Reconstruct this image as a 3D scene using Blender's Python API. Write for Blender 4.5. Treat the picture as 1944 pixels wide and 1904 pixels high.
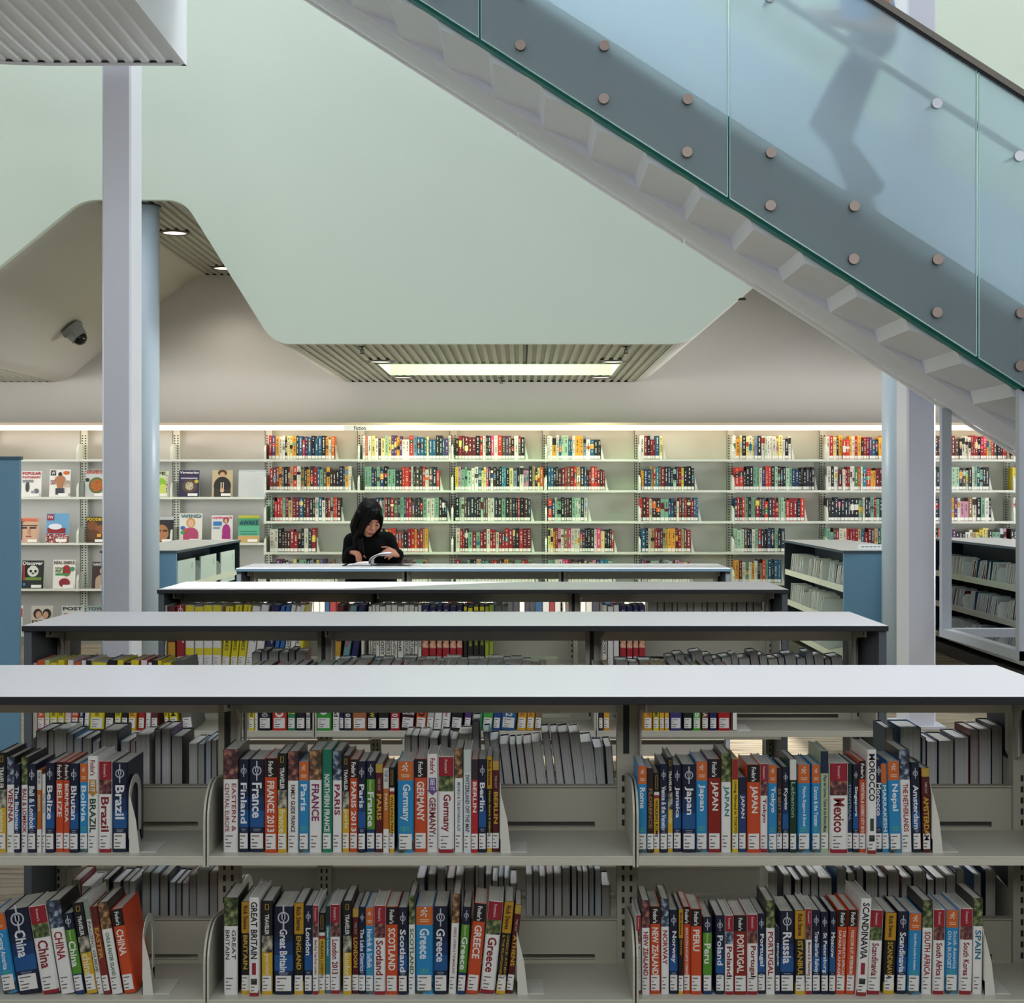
import bpy, bmesh, math, random
from mathutils import Vector, Matrix
for _o in list(bpy.data.objects): bpy.data.objects.remove(_o, do_unlink=True)
SC = bpy.context.scene; COL = SC.collection
R = math.radians
# ------------------------------------------------------------------ camera
F = 2780.0; CX, CY, EYE = 989.0, 934.0, 1.5
def sx(px, D): return (px-CX)*D/F          # metres to the side, for something measured at distance D
def sz(py, D): return EYE-(py-CY)*D/F      # height above the floor
cd = bpy.data.cameras.new('camera'); cam = bpy.data.objects.new('camera', cd); COL.objects.link(cam)
cam.location = (0, 0, EYE); cam.rotation_euler = (R(90), 0, 0)
cd.sensor_fit = 'HORIZONTAL'; cd.sensor_width = 36; cd.lens = F*36/1944
cd.shift_x = -(CX-972)/1944; cd.shift_y = (CY-952)/1944; cd.clip_end = 200
SC.camera = cam
# ------------------------------------------------------------------ world, sun, area lights, exposure
w = bpy.data.worlds.new('world'); SC.world = w; w.use_nodes = True
w.node_tree.nodes['Background'].inputs[0].default_value = (0.70, 0.80, 1.0, 1)
w.node_tree.nodes['Background'].inputs[1].default_value = .5
def light(name, kind, loc, rot, energy, color=(1, 1, 1), **kw):
    l = bpy.data.lights.new(name, kind); l.energy = energy; l.color = color
    for k, v in kw.items(): setattr(l, k, v)
    o = bpy.data.objects.new(name, l); COL.objects.link(o); o.location = loc; o.rotation_euler = rot
    return o
def aim(d): return Vector(d).to_track_quat('-Z', 'Y').to_euler()
light('sun', 'SUN', (0, 0, 12), aim((0.10, 0.90, -1.0)), 9.0, (1, .97, .93), angle=R(.6))
light('green_wall_fill', 'AREA', (0, 9.5, 7.2), aim((0, .0, -1)), 130, (.93, .96, 1.0), shape='RECTANGLE', size=15, size_y=1.2)  # added lamp, no skylight built here; brightens green wall and far glass
light('skylight_daylight', 'AREA', (0, 4.0, 7.3), (0, 0, 0), 195, (.96, .97, 1.0), shape='RECTANGLE', size=13, size_y=7)
light('behind_camera_fill', 'AREA', (0, -4.6, 4.9), aim((0, 1, .26)), 560, (.90, .95, 1.0), shape='RECTANGLE', size=15, size_y=3.2)  # added fill, no window there; brightens green wall and glass from the front
light('stair_glass_fill', 'AREA', (0.5, 10.1, 7.2), aim((0, -.9, -1)), 420, (.95, .97, 1.0), shape='RECTANGLE', size=15, size_y=.8, spread=R(95))  # added lamp behind the stair, backlights the frosted glass
light('left_window_daylight', 'AREA', (-7.5, 12.4, 2.0), aim((1, .20, 0)), 145, (1, .98, .94), shape='RECTANGLE', size=4.2, size_y=2.8, spread=R(70))
light('right_window_daylight', 'AREA', (7.5, 12.2, 2.0), aim((-1, .12, 0)), 230, (.97, .98, 1.0), shape='RECTANGLE', size=4.6, size_y=2.8, spread=R(90))
SC.view_settings.view_transform = 'Standard'; SC.view_settings.look = 'None'
SC.view_settings.exposure = 0.0; SC.view_settings.gamma = 1.0; SC.view_settings.use_curve_mapping = False
cy = SC.cycles
cy.max_bounces = 7; cy.diffuse_bounces = 4; cy.glossy_bounces = 3; cy.transmission_bounces = 7; cy.transparent_max_bounces = 8
cy.use_denoising = True; cy.caustics_reflective = False; cy.caustics_refractive = False
cy.sample_clamp_indirect = 6.0
# ------------------------------------------------------------------ materials
def lin(h):
    h = h.lstrip('#'); r = []
    for i in (0, 2, 4):
        c = int(h[i:i+2], 16)/255
        r.append(c/12.92 if c <= .04045 else ((c+.055)/1.055)**2.4)
    return (*r, 1)
_M = {}
def mat(h, rough=.5, metal=0, noise=0, scale=30, spec=.5, emit=0, trans=0, ior=1.45, alpha=1, bump=0, key=None):
    k = (h, rough, metal, noise, scale, spec, emit, trans, ior, alpha, bump, key)
    if k in _M: return _M[k]
    m = bpy.data.materials.new('m_'+h.strip('#')); m.use_nodes = True; nt = m.node_tree
    b = nt.nodes['Principled BSDF']; c = lin(h)
    b.inputs['Base Color'].default_value = c; b.inputs['Roughness'].default_value = rough
    b.inputs['Metallic'].default_value = metal; b.inputs['Specular IOR Level'].default_value = spec
    b.inputs['IOR'].default_value = ior; b.inputs['Transmission Weight'].default_value = trans; b.inputs['Alpha'].default_value = alpha
    if emit: b.inputs['Emission Color'].default_value = c; b.inputs['Emission Strength'].default_value = emit
    if noise or bump:
        tc = nt.nodes.new('ShaderNodeTexCoord'); n = nt.nodes.new('ShaderNodeTexNoise'); n.inputs['Scale'].default_value = scale
        n.inputs['Detail'].default_value = 4; nt.links.new(tc.outputs['Object'], n.inputs['Vector'])
        if noise:
            mx = nt.nodes.new('ShaderNodeMix'); mx.data_type = 'RGBA'
            mx.inputs['A'].default_value = tuple(x*(1-noise) for x in c[:3])+(1,)
            mx.inputs['B'].default_value = tuple(min(1, x*(1+noise)) for x in c[:3])+(1,)
            nt.links.new(n.outputs['Fac'], mx.inputs['Factor']); nt.links.new(mx.outputs['Result'], b.inputs['Base Color'])
        if bump:
            bp = nt.nodes.new('ShaderNodeBump'); bp.inputs['Strength'].default_value = bump; bp.inputs['Distance'].default_value = .01
            nt.links.new(n.outputs['Fac'], bp.inputs['Height']); nt.links.new(bp.outputs['Normal'], b.inputs['Normal'])
    _M[k] = m; return m
def mat_photo(a, b_, c_, scale=60, key=''):
    """printed picture: blotches of three ink colours"""
    k = ('photo', a, b_, c_, scale)
    if k in _M: return _M[k]
    m = bpy.data.materials.new('print_'+a); m.use_nodes = True; nt = m.node_tree; b = nt.nodes['Principled BSDF']
    b.inputs['Roughness'].default_value = .4
    tc = nt.nodes.new('ShaderNodeTexCoord'); n = nt.nodes.new('ShaderNodeTexNoise'); n.inputs['Scale'].default_value = scale
    n.inputs['Detail'].default_value = 5
    r = nt.nodes.new('ShaderNodeValToRGB'); r.color_ramp.elements[0].color = lin(a); r.color_ramp.elements[0].position = .38
    r.color_ramp.elements[1].color = lin(c_); r.color_ramp.elements[1].position = .62
    e = r.color_ramp.elements.new(.5); e.color = lin(b_)
    nt.links.new(tc.outputs['Object'], n.inputs['Vector']); nt.links.new(n.outputs['Fac'], r.inputs['Fac'])
    nt.links.new(r.outputs['Color'], b.inputs['Base Color']); _M[k] = m; return m
def mat_pages(h='c9c6bd'):
    """paper edges: fine sheets across the thickness"""
    k = ('pages', h)
    if k in _M: return _M[k]
    m = bpy.data.materials.new('paper_edges'); m.use_nodes = True; nt = m.node_tree; b = nt.nodes['Principled BSDF']
    b.inputs['Roughness'].default_value = .8
    tc = nt.nodes.new('ShaderNodeTexCoord'); mp = nt.nodes.new('ShaderNodeMapping'); mp.inputs['Scale'].default_value = (900, 6, 3)
    n = nt.nodes.new('ShaderNodeTexNoise'); n.inputs['Scale'].default_value = 1; n.inputs['Detail'].default_value = 2
    r = nt.nodes.new('ShaderNodeValToRGB'); c = lin(h)
    r.color_ramp.elements[0].color = tuple(x*.70 for x in c[:3])+(1,); r.color_ramp.elements[0].position = .3
    r.color_ramp.elements[1].color = c; r.color_ramp.elements[1].position = .6
    nt.links.new(tc.outputs['Object'], mp.inputs['Vector']); nt.links.new(mp.outputs['Vector'], n.inputs['Vector'])
    nt.links.new(n.outputs['Fac'], r.inputs['Fac']); nt.links.new(r.outputs['Color'], b.inputs['Base Color']); _M[k] = m; return m
def mat_carpet():
    m = bpy.data.materials.new('carpet'); m.use_nodes = True; nt = m.node_tree; b = nt.nodes['Principled BSDF']
    b.inputs['Roughness'].default_value = .95; b.inputs['Specular IOR Level'].default_value = .1
    tc = nt.nodes.new('ShaderNodeTexCoord'); mp = nt.nodes.new('ShaderNodeMapping'); mp.inputs['Scale'].default_value = (3, 26, 1)
    n = nt.nodes.new('ShaderNodeTexNoise'); n.inputs['Scale'].default_value = 1.0; n.inputs['Detail'].default_value = 2
    n2 = nt.nodes.new('ShaderNodeTexNoise'); n2.inputs['Scale'].default_value = 260; n2.inputs['Detail'].default_value = 3
    ad = nt.nodes.new('ShaderNodeMath'); ad.operation = 'ADD'
    r = nt.nodes.new('ShaderNodeValToRGB'); r.color_ramp.elements[0].position = .38*2; r.color_ramp.elements[1].position = 1.0
    r.color_ramp.elements[0].position = .75; r.color_ramp.elements[1].position = 1.0; r.color_ramp.elements[1].position = .999
    r.color_ramp.elements[0].color = lin('6e6558'); r.color_ramp.elements[1].color = lin('a89c86')
    mu = nt.nodes.new('ShaderNodeMath'); mu.operation = 'MULTIPLY'; mu.inputs[1].default_value = .9
    nt.links.new(tc.outputs['Object'], mp.inputs['Vector']); nt.links.new(mp.outputs['Vector'], n.inputs['Vector'])
    nt.links.new(tc.outputs['Object'], n2.inputs['Vector'])
    nt.links.new(n.outputs['Fac'], ad.inputs[0]); nt.links.new(n2.outputs['Fac'], ad.inputs[1])
    nt.links.new(ad.outputs[0], mu.inputs[0]); nt.links.new(mu.outputs[0], r.inputs['Fac']); nt.links.new(r.outputs['Color'], b.inputs['Base Color'])
    return m
def mat_frost(h, dif, diffrac, rough=.25):
    """frosted laminated glass: tinted rough see-through plus a scattering film"""
    m = bpy.data.materials.new('frosted_glass'); m.use_nodes = True; nt = m.node_tree; nt.nodes.clear()
    o = nt.nodes.new('ShaderNodeOutputMaterial'); g = nt.nodes.new('ShaderNodeBsdfRefraction')
    g.inputs['Color'].default_value = lin(h); g.inputs['Roughness'].default_value = rough; g.inputs['IOR'].default_value = 1.12
    d = nt.nodes.new('ShaderNodeBsdfDiffuse'); d.inputs['Color'].default_value = lin(dif)
    t = nt.nodes.new('ShaderNodeBsdfTranslucent'); t.inputs['Color'].default_value = lin(dif)
    m1 = nt.nodes.new('ShaderNodeMixShader'); m1.inputs[0].default_value = .5
    m2 = nt.nodes.new('ShaderNodeMixShader'); m2.inputs[0].default_value = diffrac
    gl = nt.nodes.new('ShaderNodeBsdfGlossy'); gl.inputs['Roughness'].default_value = .45
    m3 = nt.nodes.new('ShaderNodeMixShader'); m3.inputs[0].default_value = .03
    L = nt.links.new
    L(d.outputs[0], m1.inputs[1]); L(t.outputs[0], m1.inputs[2]); L(g.outputs[0], m2.inputs[1]); L(m1.outputs[0], m2.inputs[2])
    L(m2.outputs[0], m3.inputs[1]); L(gl.outputs[0], m3.inputs[2]); L(m3.outputs[0], o.inputs[0]); return m
# ------------------------------------------------------------------ mesh helpers
_T = {}
def text_geo(s, bold=.02):
    k = (s, bold)
    if k not in _T:
        c = bpy.data.curves.new('t', 'FONT'); c.body = s; c.resolution_u = 2; c.offset = bold
        ob = bpy.data.objects.new('t', c); me = bpy.data.meshes.new_from_object(ob)
        vs = [tuple(v.co[:2]) for v in me.vertices]; fs = [tuple(p.vertices) for p in me.polygons]
        if vs:
            x0 = min(v[0] for v in vs); x1 = max(v[0] for v in vs); y0 = min(v[1] for v in vs); y1 = max(v[1] for v in vs)
        else: x0 = x1 = y0 = y1 = 0
        bpy.data.objects.remove(ob); bpy.data.curves.remove(c); bpy.data.meshes.remove(me)
        _T[k] = (vs, fs, x0, x1, y0, y1)
    return _T[k]
class MB:
    def __init__(s): s.v = []; s.f = []; s.m = []
    def add(s, vs, fs, m=0):
        b = len(s.v); s.v += [tuple(v) for v in vs]; s.f += [tuple(b+i for i in f) for f in fs]
        s.m += (m if isinstance(m, list) else [m]*len(fs)); return s
    def box(s, x0, x1, y0, y1, z0, z1, m=0, mt=None):
        vs = [(x, y, z) for z in (z0, z1) for y in (y0, y1) for x in (x0, x1)]
        fs = [(0, 2, 3, 1), (4, 5, 7, 6), (0, 1, 5, 4), (2, 6, 7, 3), (0, 4, 6, 2), (1, 3, 7, 5)]  # bottom top front back left right
        return s.add(vs, fs, [m if (not mt or mt[i] is None) else mt[i] for i in range(6)])
    def quad(s, *p, m=0): return s.add(p, [tuple(range(len(p)))], m)
    def prism(s, poly, axis, a0, a1, m=0):
        n = len(poly)
        def P(p, a): return {'x': (a, p[0], p[1]), 'y': (p[0], a, p[1]), 'z': (p[0], p[1], a)}[axis]
        vs = [P(p, a0) for p in poly]+[P(p, a1) for p in poly]
        return s.add(vs, [tuple(range(n))[::-1], tuple(range(n, 2*n))]+[(i, (i+1) % n, n+(i+1) % n, n+i) for i in range(n)], m)
    def tube(s, p0, p1, r0, r1=None, n=12, m=0):
        r1 = r0 if r1 is None else r1; p0 = Vector(p0); p1 = Vector(p1); d = (p1-p0).normalized()
        u = d.orthogonal().normalized(); w_ = d.cross(u); vs = []
        for p, r in ((p0, r0), (p1, r1)):
            for i in range(n):
                a = 2*math.pi*i/n; vs.append(p+u*math.cos(a)*r+w_*math.sin(a)*r)
        return s.add(vs, [tuple(range(n))[::-1], tuple(range(n, 2*n))]+[(i, (i+1) % n, n+(i+1) % n, n+i) for i in range(n)], m)
    def ball(s, c, r, n=12, m=0, rot=None):
        if not hasattr(r, '__len__'): r = (r, r, r)
        vs = []; fs = []; h = n//2; Rm = rot or Matrix.Identity(3)
        for j in range(h+1):
            t = math.pi*j/h
            for i in range(n):
                a = 2*math.pi*i/n
                vs.append(Vector(c)+Rm@Vector((r[0]*math.sin(t)*math.cos(a), r[1]*math.sin(t)*math.sin(a), r[2]*math.cos(t))))
        for j in range(h):
            for i in range(n):
                fs.append((j*n+i, (j+1)*n+i, (j+1)*n+(i+1) % n, j*n+(i+1) % n))
        return s.add(vs, fs, m)
    def capsule(s, p0, p1, r0, r1, n=12, m=0):
        s.ball(p0, r0, n, m); s.ball(p1, r1, n, m); return s.tube(p0, p1, r0, r1, n, m)
    def text(s, t, o, u, v, W, H, m=0, bold=.02, stretch=1.6, align='c'):
        """text in the box that starts at o and runs W along u and H along v"""
        vs, fs, x0, x1, y0, y1 = text_geo(t, bold)
        if not fs: return s
        w_, h_ = x1-x0, y1-y0; k = min(W/w_, H/h_); kx = min(W/w_, k*stretch); ky = min(H/h_, k*1.25)
        o = Vector(o); u = Vector(u); v = Vector(v)
        ox = (W-w_*kx)/2 if align == 'c' else 0; oy = (H-h_*ky)/2
        return s.add([o+u*((a-x0)*kx+ox)+v*((b-y0)*ky+oy) for a, b in vs], fs, m)
    def build(s, name, mats, parent=None, smooth=False, off=None, bevel=0, fix=True):
        me = bpy.data.meshes.new(name); vs = s.v
        if off is not None: vs = [(a-off[0], b-off[1], c-off[2]) for a, b, c in vs]
        me.from_pydata(vs, [], s.f)
        if not isinstance(mats, (list, tuple)): mats = [mats]
        for m in mats: me.materials.append(m)
        if len(mats) > 1: me.polygons.foreach_set('material_index', s.m)
        if fix:
            b = bmesh.new(); b.from_mesh(me); bmesh.ops.recalc_face_normals(b, faces=b.faces); b.to_mesh(me); b.free()
        if smooth: me.polygons.foreach_set('use_smooth', [True]*len(me.polygons))
        me.update(); o = bpy.data.objects.new(name, me); COL.objects.link(o)
        if parent is not None: o.parent = parent
        if bevel:
            md = o.modifiers.new('bevel', 'BEVEL'); md.width = bevel; md.segments = 2; md.limit_method = 'ANGLE'
        return o
LABELS = {}
def tag(o, label=None, cat=None, group=None, kind=None):
    if label: o['label'] = label
    if cat: o['category'] = cat
    if group: o['group'] = group
    if kind: o['kind'] = kind
    return o
def thing(name, label, cat, loc=(0, 0, 0), rot=(0, 0, 0), group=None):
    o = bpy.data.objects.new(name, None); COL.objects.link(o); o.location = loc; o.rotation_euler = rot
    o.empty_display_size = .1
    return tag(o, label, cat, group)
def struct(name, mb, mats, **kw): return tag(mb.build(name, mats, **kw), kind='structure')
def ordinal(i): return ['first', 'second', 'third', 'fourth', 'fifth', 'sixth', 'seventh', 'eighth', 'ninth', 'tenth', 'eleventh', 'twelfth', 'thirteenth', 'fourteenth', 'fifteenth', 'sixteenth', 'seventeenth', 'eighteenth', 'nineteenth', 'twentieth', 'twenty-first', 'twenty-second', 'twenty-third', 'twenty-fourth', 'twenty-fifth', 'twenty-sixth', 'twenty-seventh', 'twenty-eighth', 'twenty-ninth', 'thirtieth', 'thirty-first', 'thirty-second', 'thirty-third', 'thirty-fourth', 'thirty-fifth', 'thirty-sixth'][i]
# ------------------------------------------------------------------ setting
YG, YW = 10.97, 14.8            # green upper wall; far wall
TOPZ = 7.5
M_wall = mat('cbc8c2', .7, noise=.02, scale=3)
M_green = mat('dfebda', .8, noise=.012, scale=40)
M_white = mat('e4e4e4', .5)
struct('floor', MB().quad((-9, -5, 0), (9, -5, 0), (9, YW+.1, 0), (-9, YW+.1, 0)), mat_carpet())
struct('wall_far', MB().box(-9, 9, YW, YW+.15, 0, 4.2), M_wall)
struct('wall_behind_camera', MB().box(-9, 9, -5.15, -5, 0, TOPZ), mat('8a8a88', .8))
struct('wall_left', MB().box(-9.15, -9, -5.15, YW+.15, 0, TOPZ), mat('9a9a98', .8))
struct('wall_right', MB().box(9, 9.15, -5.15, YW+.15, 0, TOPZ), mat('c9c9c6', .8))
def rounded(pts, r, n=6):
    out = [pts[0]]
    for a, b, c in zip(pts, pts[1:], pts[2:]):
        A, B, C = Vector(a), Vector(b), Vector(c); p = B+(A-B).normalized()*r; q = B+(C-B).normalized()*r
        for i in range(n+1):
            t = i/n; out.append(tuple(p*(1-t)**2+B*2*t*(1-t)+q*t*t))
    return out+[pts[-1]]
LOW, HIGH = 2.61, 3.69
prof = rounded([(-9, LOW), (-4.62, LOW), (-3.29, HIGH), (-2.53, HIGH), (-1.855, LOW), (1.235, LOW), (2.50, HIGH), (3.26, HIGH), (4.3, LOW), (9, LOW)], .13)
def zprof(x):
    for (a, b), (c, d) in zip(prof, prof[1:]):
        if a <= x <= c and c > a: return b+(d-b)*(x-a)/(c-a)
    return LOW
g = MB()
for (a, b), (c, d) in zip(prof, prof[1:]):
    g.quad((a, YG, b), (c, YG, d), (c, YG, TOPZ), (a, YG, TOPZ)); g.quad((a, YG, b), (c, YG, d), (c, YG+.06, d), (a, YG+.06, b))
    g.quad((a, YG+.06, b), (c, YG+.06, d), (c, YG+.06, TOPZ), (a, YG+.06, TOPZ))
struct('wall_green', g, M_green, fix=False)
def is_flat(x): return (-9 < x < -4.72) or (-3.21 < x < -2.60) or (-1.74 < x < 1.13) or (2.58 < x < 3.18) or x > 4.42
sl = MB()
for (a, b), (c, d) in zip(prof, prof[1:]):
    if is_flat((a+c)/2) and abs(b-d) < .01: continue
    sl.quad((a, YG+.06, b), (c, YG+.06, d), (c, YW, d), (a, YW, b))
struct('ceiling_slopes', sl, mat('c4c2b8', .6), smooth=True, fix=False)
M_corr = mat('b3b3a6', .45, metal=.15)
SKX0, SKX1, SKY0, SKY1 = -1.24, .86, 12.72, 13.9
def corrugate(x0, x1, y0, y1, z, step=.072, amp=.018):
    """trapezoid ribs running away from the camera"""
    pr = []; x = x0; k = 0
    while x < x1-1e-6:
        pr += [(x, z), (x+step*.42, z), (x+step*.5, z+amp), (x+step*.92, z+amp)]; x += step
    pr = [p for p in pr if p[0] < x1]+[(x1, z)]
    mb = MB()
    for (a, b), (c, d) in zip(pr, pr[1:]): mb.quad((a, y0, b), (c, y0, d), (c, y1, d), (a, y1, b))
    return mb
cz = MB()
for x0, x1, y0, y1, z in [(-9, -4.72, YG+.06, YW, LOW), (-3.21, -2.60, YG+.06, YW, HIGH), (2.58, 3.18, YG+.06, YW, HIGH), (4.42, 9, YG+.06, YW, LOW),
                          (-1.74, SKX0, YG+.06, YW, LOW), (SKX1, 1.13, YG+.06, YW, LOW), (SKX0, SKX1, YG+.06, SKY0, LOW), (SKX0, SKX1, SKY1, YW, LOW)]:
    c_ = corrugate(x0, x1, y0, y1, z); cz.add(c_.v, c_.f, 0)
# seams and closing dark strip at the far edge
cz.box(.04, .052, YG+.06, SKY0, LOW-.002, LOW, 1)
for a, b, z in ((-9, -4.75, LOW), (-1.72, 1.1, LOW), (-3.2, -2.6, HIGH)): cz.box(a, b, YW-.02, YW-.005, z+.001, z+.03, 1)
struct('ceiling_ribbed', cz, [M_corr, mat('2a2b29', .8)], fix=False)
sk = MB(); h = .5
for p in (((SKX0, SKY0), (SKX1, SKY0)), ((SKX1, SKY0), (SKX1, SKY1)), ((SKX1, SKY1), (SKX0, SKY1)), ((SKX0, SKY1), (SKX0, SKY0))):
    (a, b), (c, d) = p; sk.quad((a, b, LOW), (c, d, LOW), (c, d, LOW+h), (a, b, LOW+h))
struct('trim_1', sk, mat('cfe2c4', .8), fix=False)
struct('window_1', MB().quad((SKX0, SKY0, LOW+h), (SKX1, SKY0, LOW+h), (SKX1, SKY1, LOW+h), (SKX0, SKY1, LOW+h)), mat('d6f2c6', .6, emit=6.0), fix=False)
# roof above the hall, unseen; its opening is cut to shape the sun patch
rf = MB(); z0, z1 = TOPZ, TOPZ+.2
rf.box(-9, 9, -5, .60, z0, z1).box(-9, 9, 2.55, YG, z0, z1).box(-9, -2.45, .6, 2.55, z0, z1)
rf.prism([(-1.45, .6), (9, .6), (9, 2.55), (.9, 2.55), (.9, 1.40), (-.46, 1.24)], 'z', z0, z1)
struct('ceiling', rf, mat('c9cdd0', .8))
struct('ceiling_above_pocket', MB().box(-9, 9, YG+.07, YW, 4.3, 4.4), mat('a8a8a0', .8))
# ------------------------------------------------------------------ overhanging deck, top left
dk = MB(); DX, DY0, DY1 = -2.10, 4.6, 9.20
def deck_z(x): t = max(0, (-2.87-x)/1.4); return 4.177+.13*t*t
N = 26; stp = 2.6/N
pr = []
for i in range(N):
    x = DX-.03-i*stp
    for u, a in ((0, 0), (.45, 0), (.55, .014), (.90, .014)): pr.append((x-u*stp, deck_z(x-u*stp)+.012+a))
for (a, b), (c, d) in zip(pr, pr[1:]): dk.quad((a, DY0, b), (c, DY0, d), (c, DY1-.03, d), (a, DY1-.03, b), m=0)
for i in range(52):
    x = DX-i*.05; xn = x-.05
    for y0, y1 in ((DY1-.03, DY1),):
        dk.quad((x, y0, deck_z(x)), (xn, y0, deck_z(xn)), (xn, y1, deck_z(xn)), (x, y1, deck_z(x)), m=1)
        dk.quad((x, y0, deck_z(x)), (xn, y0, deck_z(xn)), (xn, y0, deck_z(xn)+.012), (x, y0, deck_z(x)+.012), m=1)
        dk.quad((x, y1, deck_z(x)), (xn, y1, deck_z(xn)), (xn, y1, 5.3), (x, y1, 5.3), m=1)
        dk.quad((x, y0, deck_z(x)+.012), (xn, y0, deck_z(xn)+.012), (xn, y0, deck_z(xn)+.06), (x, y0, deck_z(x)+.06), m=2)
dk.box(DX-.028, DX, DY0, DY1, 4.177, 5.3, 1); dk.box(DX-2.6, DX-.02, DY0, DY1, 5.25, 5.3, 1)
struct('ceiling_deck', dk, [mat('eceff5', .5), mat('eceff5', .45), mat('3a3a40', .8)], fix=False)
# ------------------------------------------------------------------ columns
M_col = mat('dfe1ea', .28, spec=.5)
def square_column(name, x0, x1, y0, y1, ztop, label):
    t = thing(name, label, 'column', ((x0+x1)/2, (y0+y1)/2, 0))
    m = MB(); m.prism([(x0, y0+.012), (x0+.012, y0), (x1-.012, y0), (x1, y0+.012), (x1, y1), (x0, y1)], 'z', 0, ztop)
    m.build('shaft', M_col, t, off=t.location)
    MB().box(x0-.05, x1+.05, y0-.05, y1+.05, 0, .018).build('base_plate', M_col, t, off=t.location)
square_column('square_column', -2.656, -2.472, 9.28, 9.54, 5.25, 'lilac-white square steel column rising to the overhanging deck on the left')
square_column('square_column', 2.452, 2.636, 9.30, 9.56, TOPZ, 'glossy pale square steel column standing behind the staircase on the right')
def round_column(x, y, r, ztop, label):
    t = thing('round_column', label, 'column', (x, y, 0)); m = MB(); m.tube((x, y, 0), (x, y, ztop), r, n=32)
    m.build('shaft', mat('c3d3de', .3), t, smooth=False, off=t.location)
    for p in t.children[0].data.polygons: p.use_smooth = len(p.vertices) == 4
    MB().tube((x, y, 0), (x, y, .02), r+.05, n=24).build('base_plate', M_col, t, off=t.location)
    k = MB(); k.tube((x, y, ztop-.012), (x, y, ztop), r+.012, n=32); k.build('top_collar', mat('4b4f50', .6), t, off=t.location)
round_column(-2.885, 11.20, .118, HIGH, 'pale blue round column under the high pocket ceiling, left')
round_column(2.88, 11.20, .118, HIGH, 'pale blue round column half behind the right square column')
# ------------------------------------------------------------------ lamps, camera, sprinklers
def downlight(x, y, z, label):
    t = thing('downlight', label, 'ceiling light', (x, y, z), group='recessed round downlights')
    a = MB(); n = 20
    for i in range(n):
        p, q = 2*math.pi*i/n, 2*math.pi*(i+1)/n
        a.quad((.125*math.cos(p), .125*math.sin(p), -.006), (.125*math.cos(q), .125*math.sin(q), -.006), (.10*math.cos(q), .10*math.sin(q), -.012), (.10*math.cos(p), .10*math.sin(p), -.012))
        a.quad((.125*math.cos(p), .125*math.sin(p), -.006), (.125*math.cos(q), .125*math.sin(q), -.006), (.125*math.cos(q), .125*math.sin(q), .03), (.125*math.cos(p), .125*math.sin(p), .03))
    a.build('trim_ring', mat('55564f', .5), t, fix=False)
    MB().tube((0, 0, -.004), (0, 0, .02), .10, n=24).build('lens', mat('fff0d8', .5, emit=1.7), t)
    l = light('downlight_lamp', 'SPOT', (x, y, z-.03), (0, 0, 0), 22, (1, .91, .78), spot_size=R(120), spot_blend=.8, shadow_soft_size=.1)
downlight(-1.14, 14.12, LOW, 'round downlight in ribbed ceiling, far left corner beside green skylight')
downlight(.77, 14.12, LOW, 'round downlight in ribbed ceiling, far right corner beside green skylight')
downlight(-1.19, 12.42, LOW, 'round downlight in ribbed ceiling, near left corner of green skylight')
downlight(.78, 12.42, LOW, 'round downlight in ribbed ceiling, near right corner of green skylight')
downlight(-2.92, 12.35, HIGH, 'round downlight right of the columns, nearer one in the high left pocket')
downlight(-2.90, 14.30, HIGH, 'round downlight at the back of the high left pocket')
for x, y, la in ((-1.21, 11.15, 'small dark sprinkler at left end of the low ribbed ceiling'), (.80, 11.15, 'small dark sprinkler at right end of the low ribbed ceiling'), (-.19, 14.2, 'small dark sprinkler behind the green skylight, in the middle')):
    t = thing('sprinkler', la, 'sprinkler', (x, y, LOW), group='fire sprinklers'); M_sp = mat('3d3c38', .5, metal=.5)
    MB().tube((0, 0, 0), (0, 0, -.008), .03, n=14).build('escutcheon', M_sp, t)
    k = MB(); k.tube((0, 0, 0), (0, 0, -.03), .007, n=8); k.tube((-.014, 0, -.022), (-.008, 0, -.055), .003, n=6); k.tube((.014, 0, -.022), (.008, 0, -.055), .003, n=6); k.build('frame', M_sp, t)
    MB().tube((0, 0, -.053), (0, 0, -.058), .018, n=12).build('deflector', M_sp, t)
# dome camera on the left slope
nrm = Vector((.824, 0, -1)).normalized()
t = thing('security_camera', 'grey dome security camera on the sloping ceiling, left', 'security camera', (-4.10, 13.36, 2.995), (0, 0, 0))
k = MB(); k.tube((0, 0, 0), nrm*.03, .105, n=20); k.tube(nrm*.03, nrm*.115, .088, .08, n=20); k.build('housing', mat('8d8f8c', .5), t)
k = MB(); k.ball(nrm*.115, .068, 16); k.build('dome', mat('101114', .08), t, smooth=True)
MB().box(1.60, 1.70, YG+.3, YG+.34, 2.925, 2.94).build('vent_slot', mat('222222')).parent = None
o = bpy.data.objects['vent_slot']; tag(o, 'tiny dark vent slot on the edge of the sloping ceiling, right', 'vent')
o.location = (.03, 0, .055); o.rotation_euler = (0, 0, 0)
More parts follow.
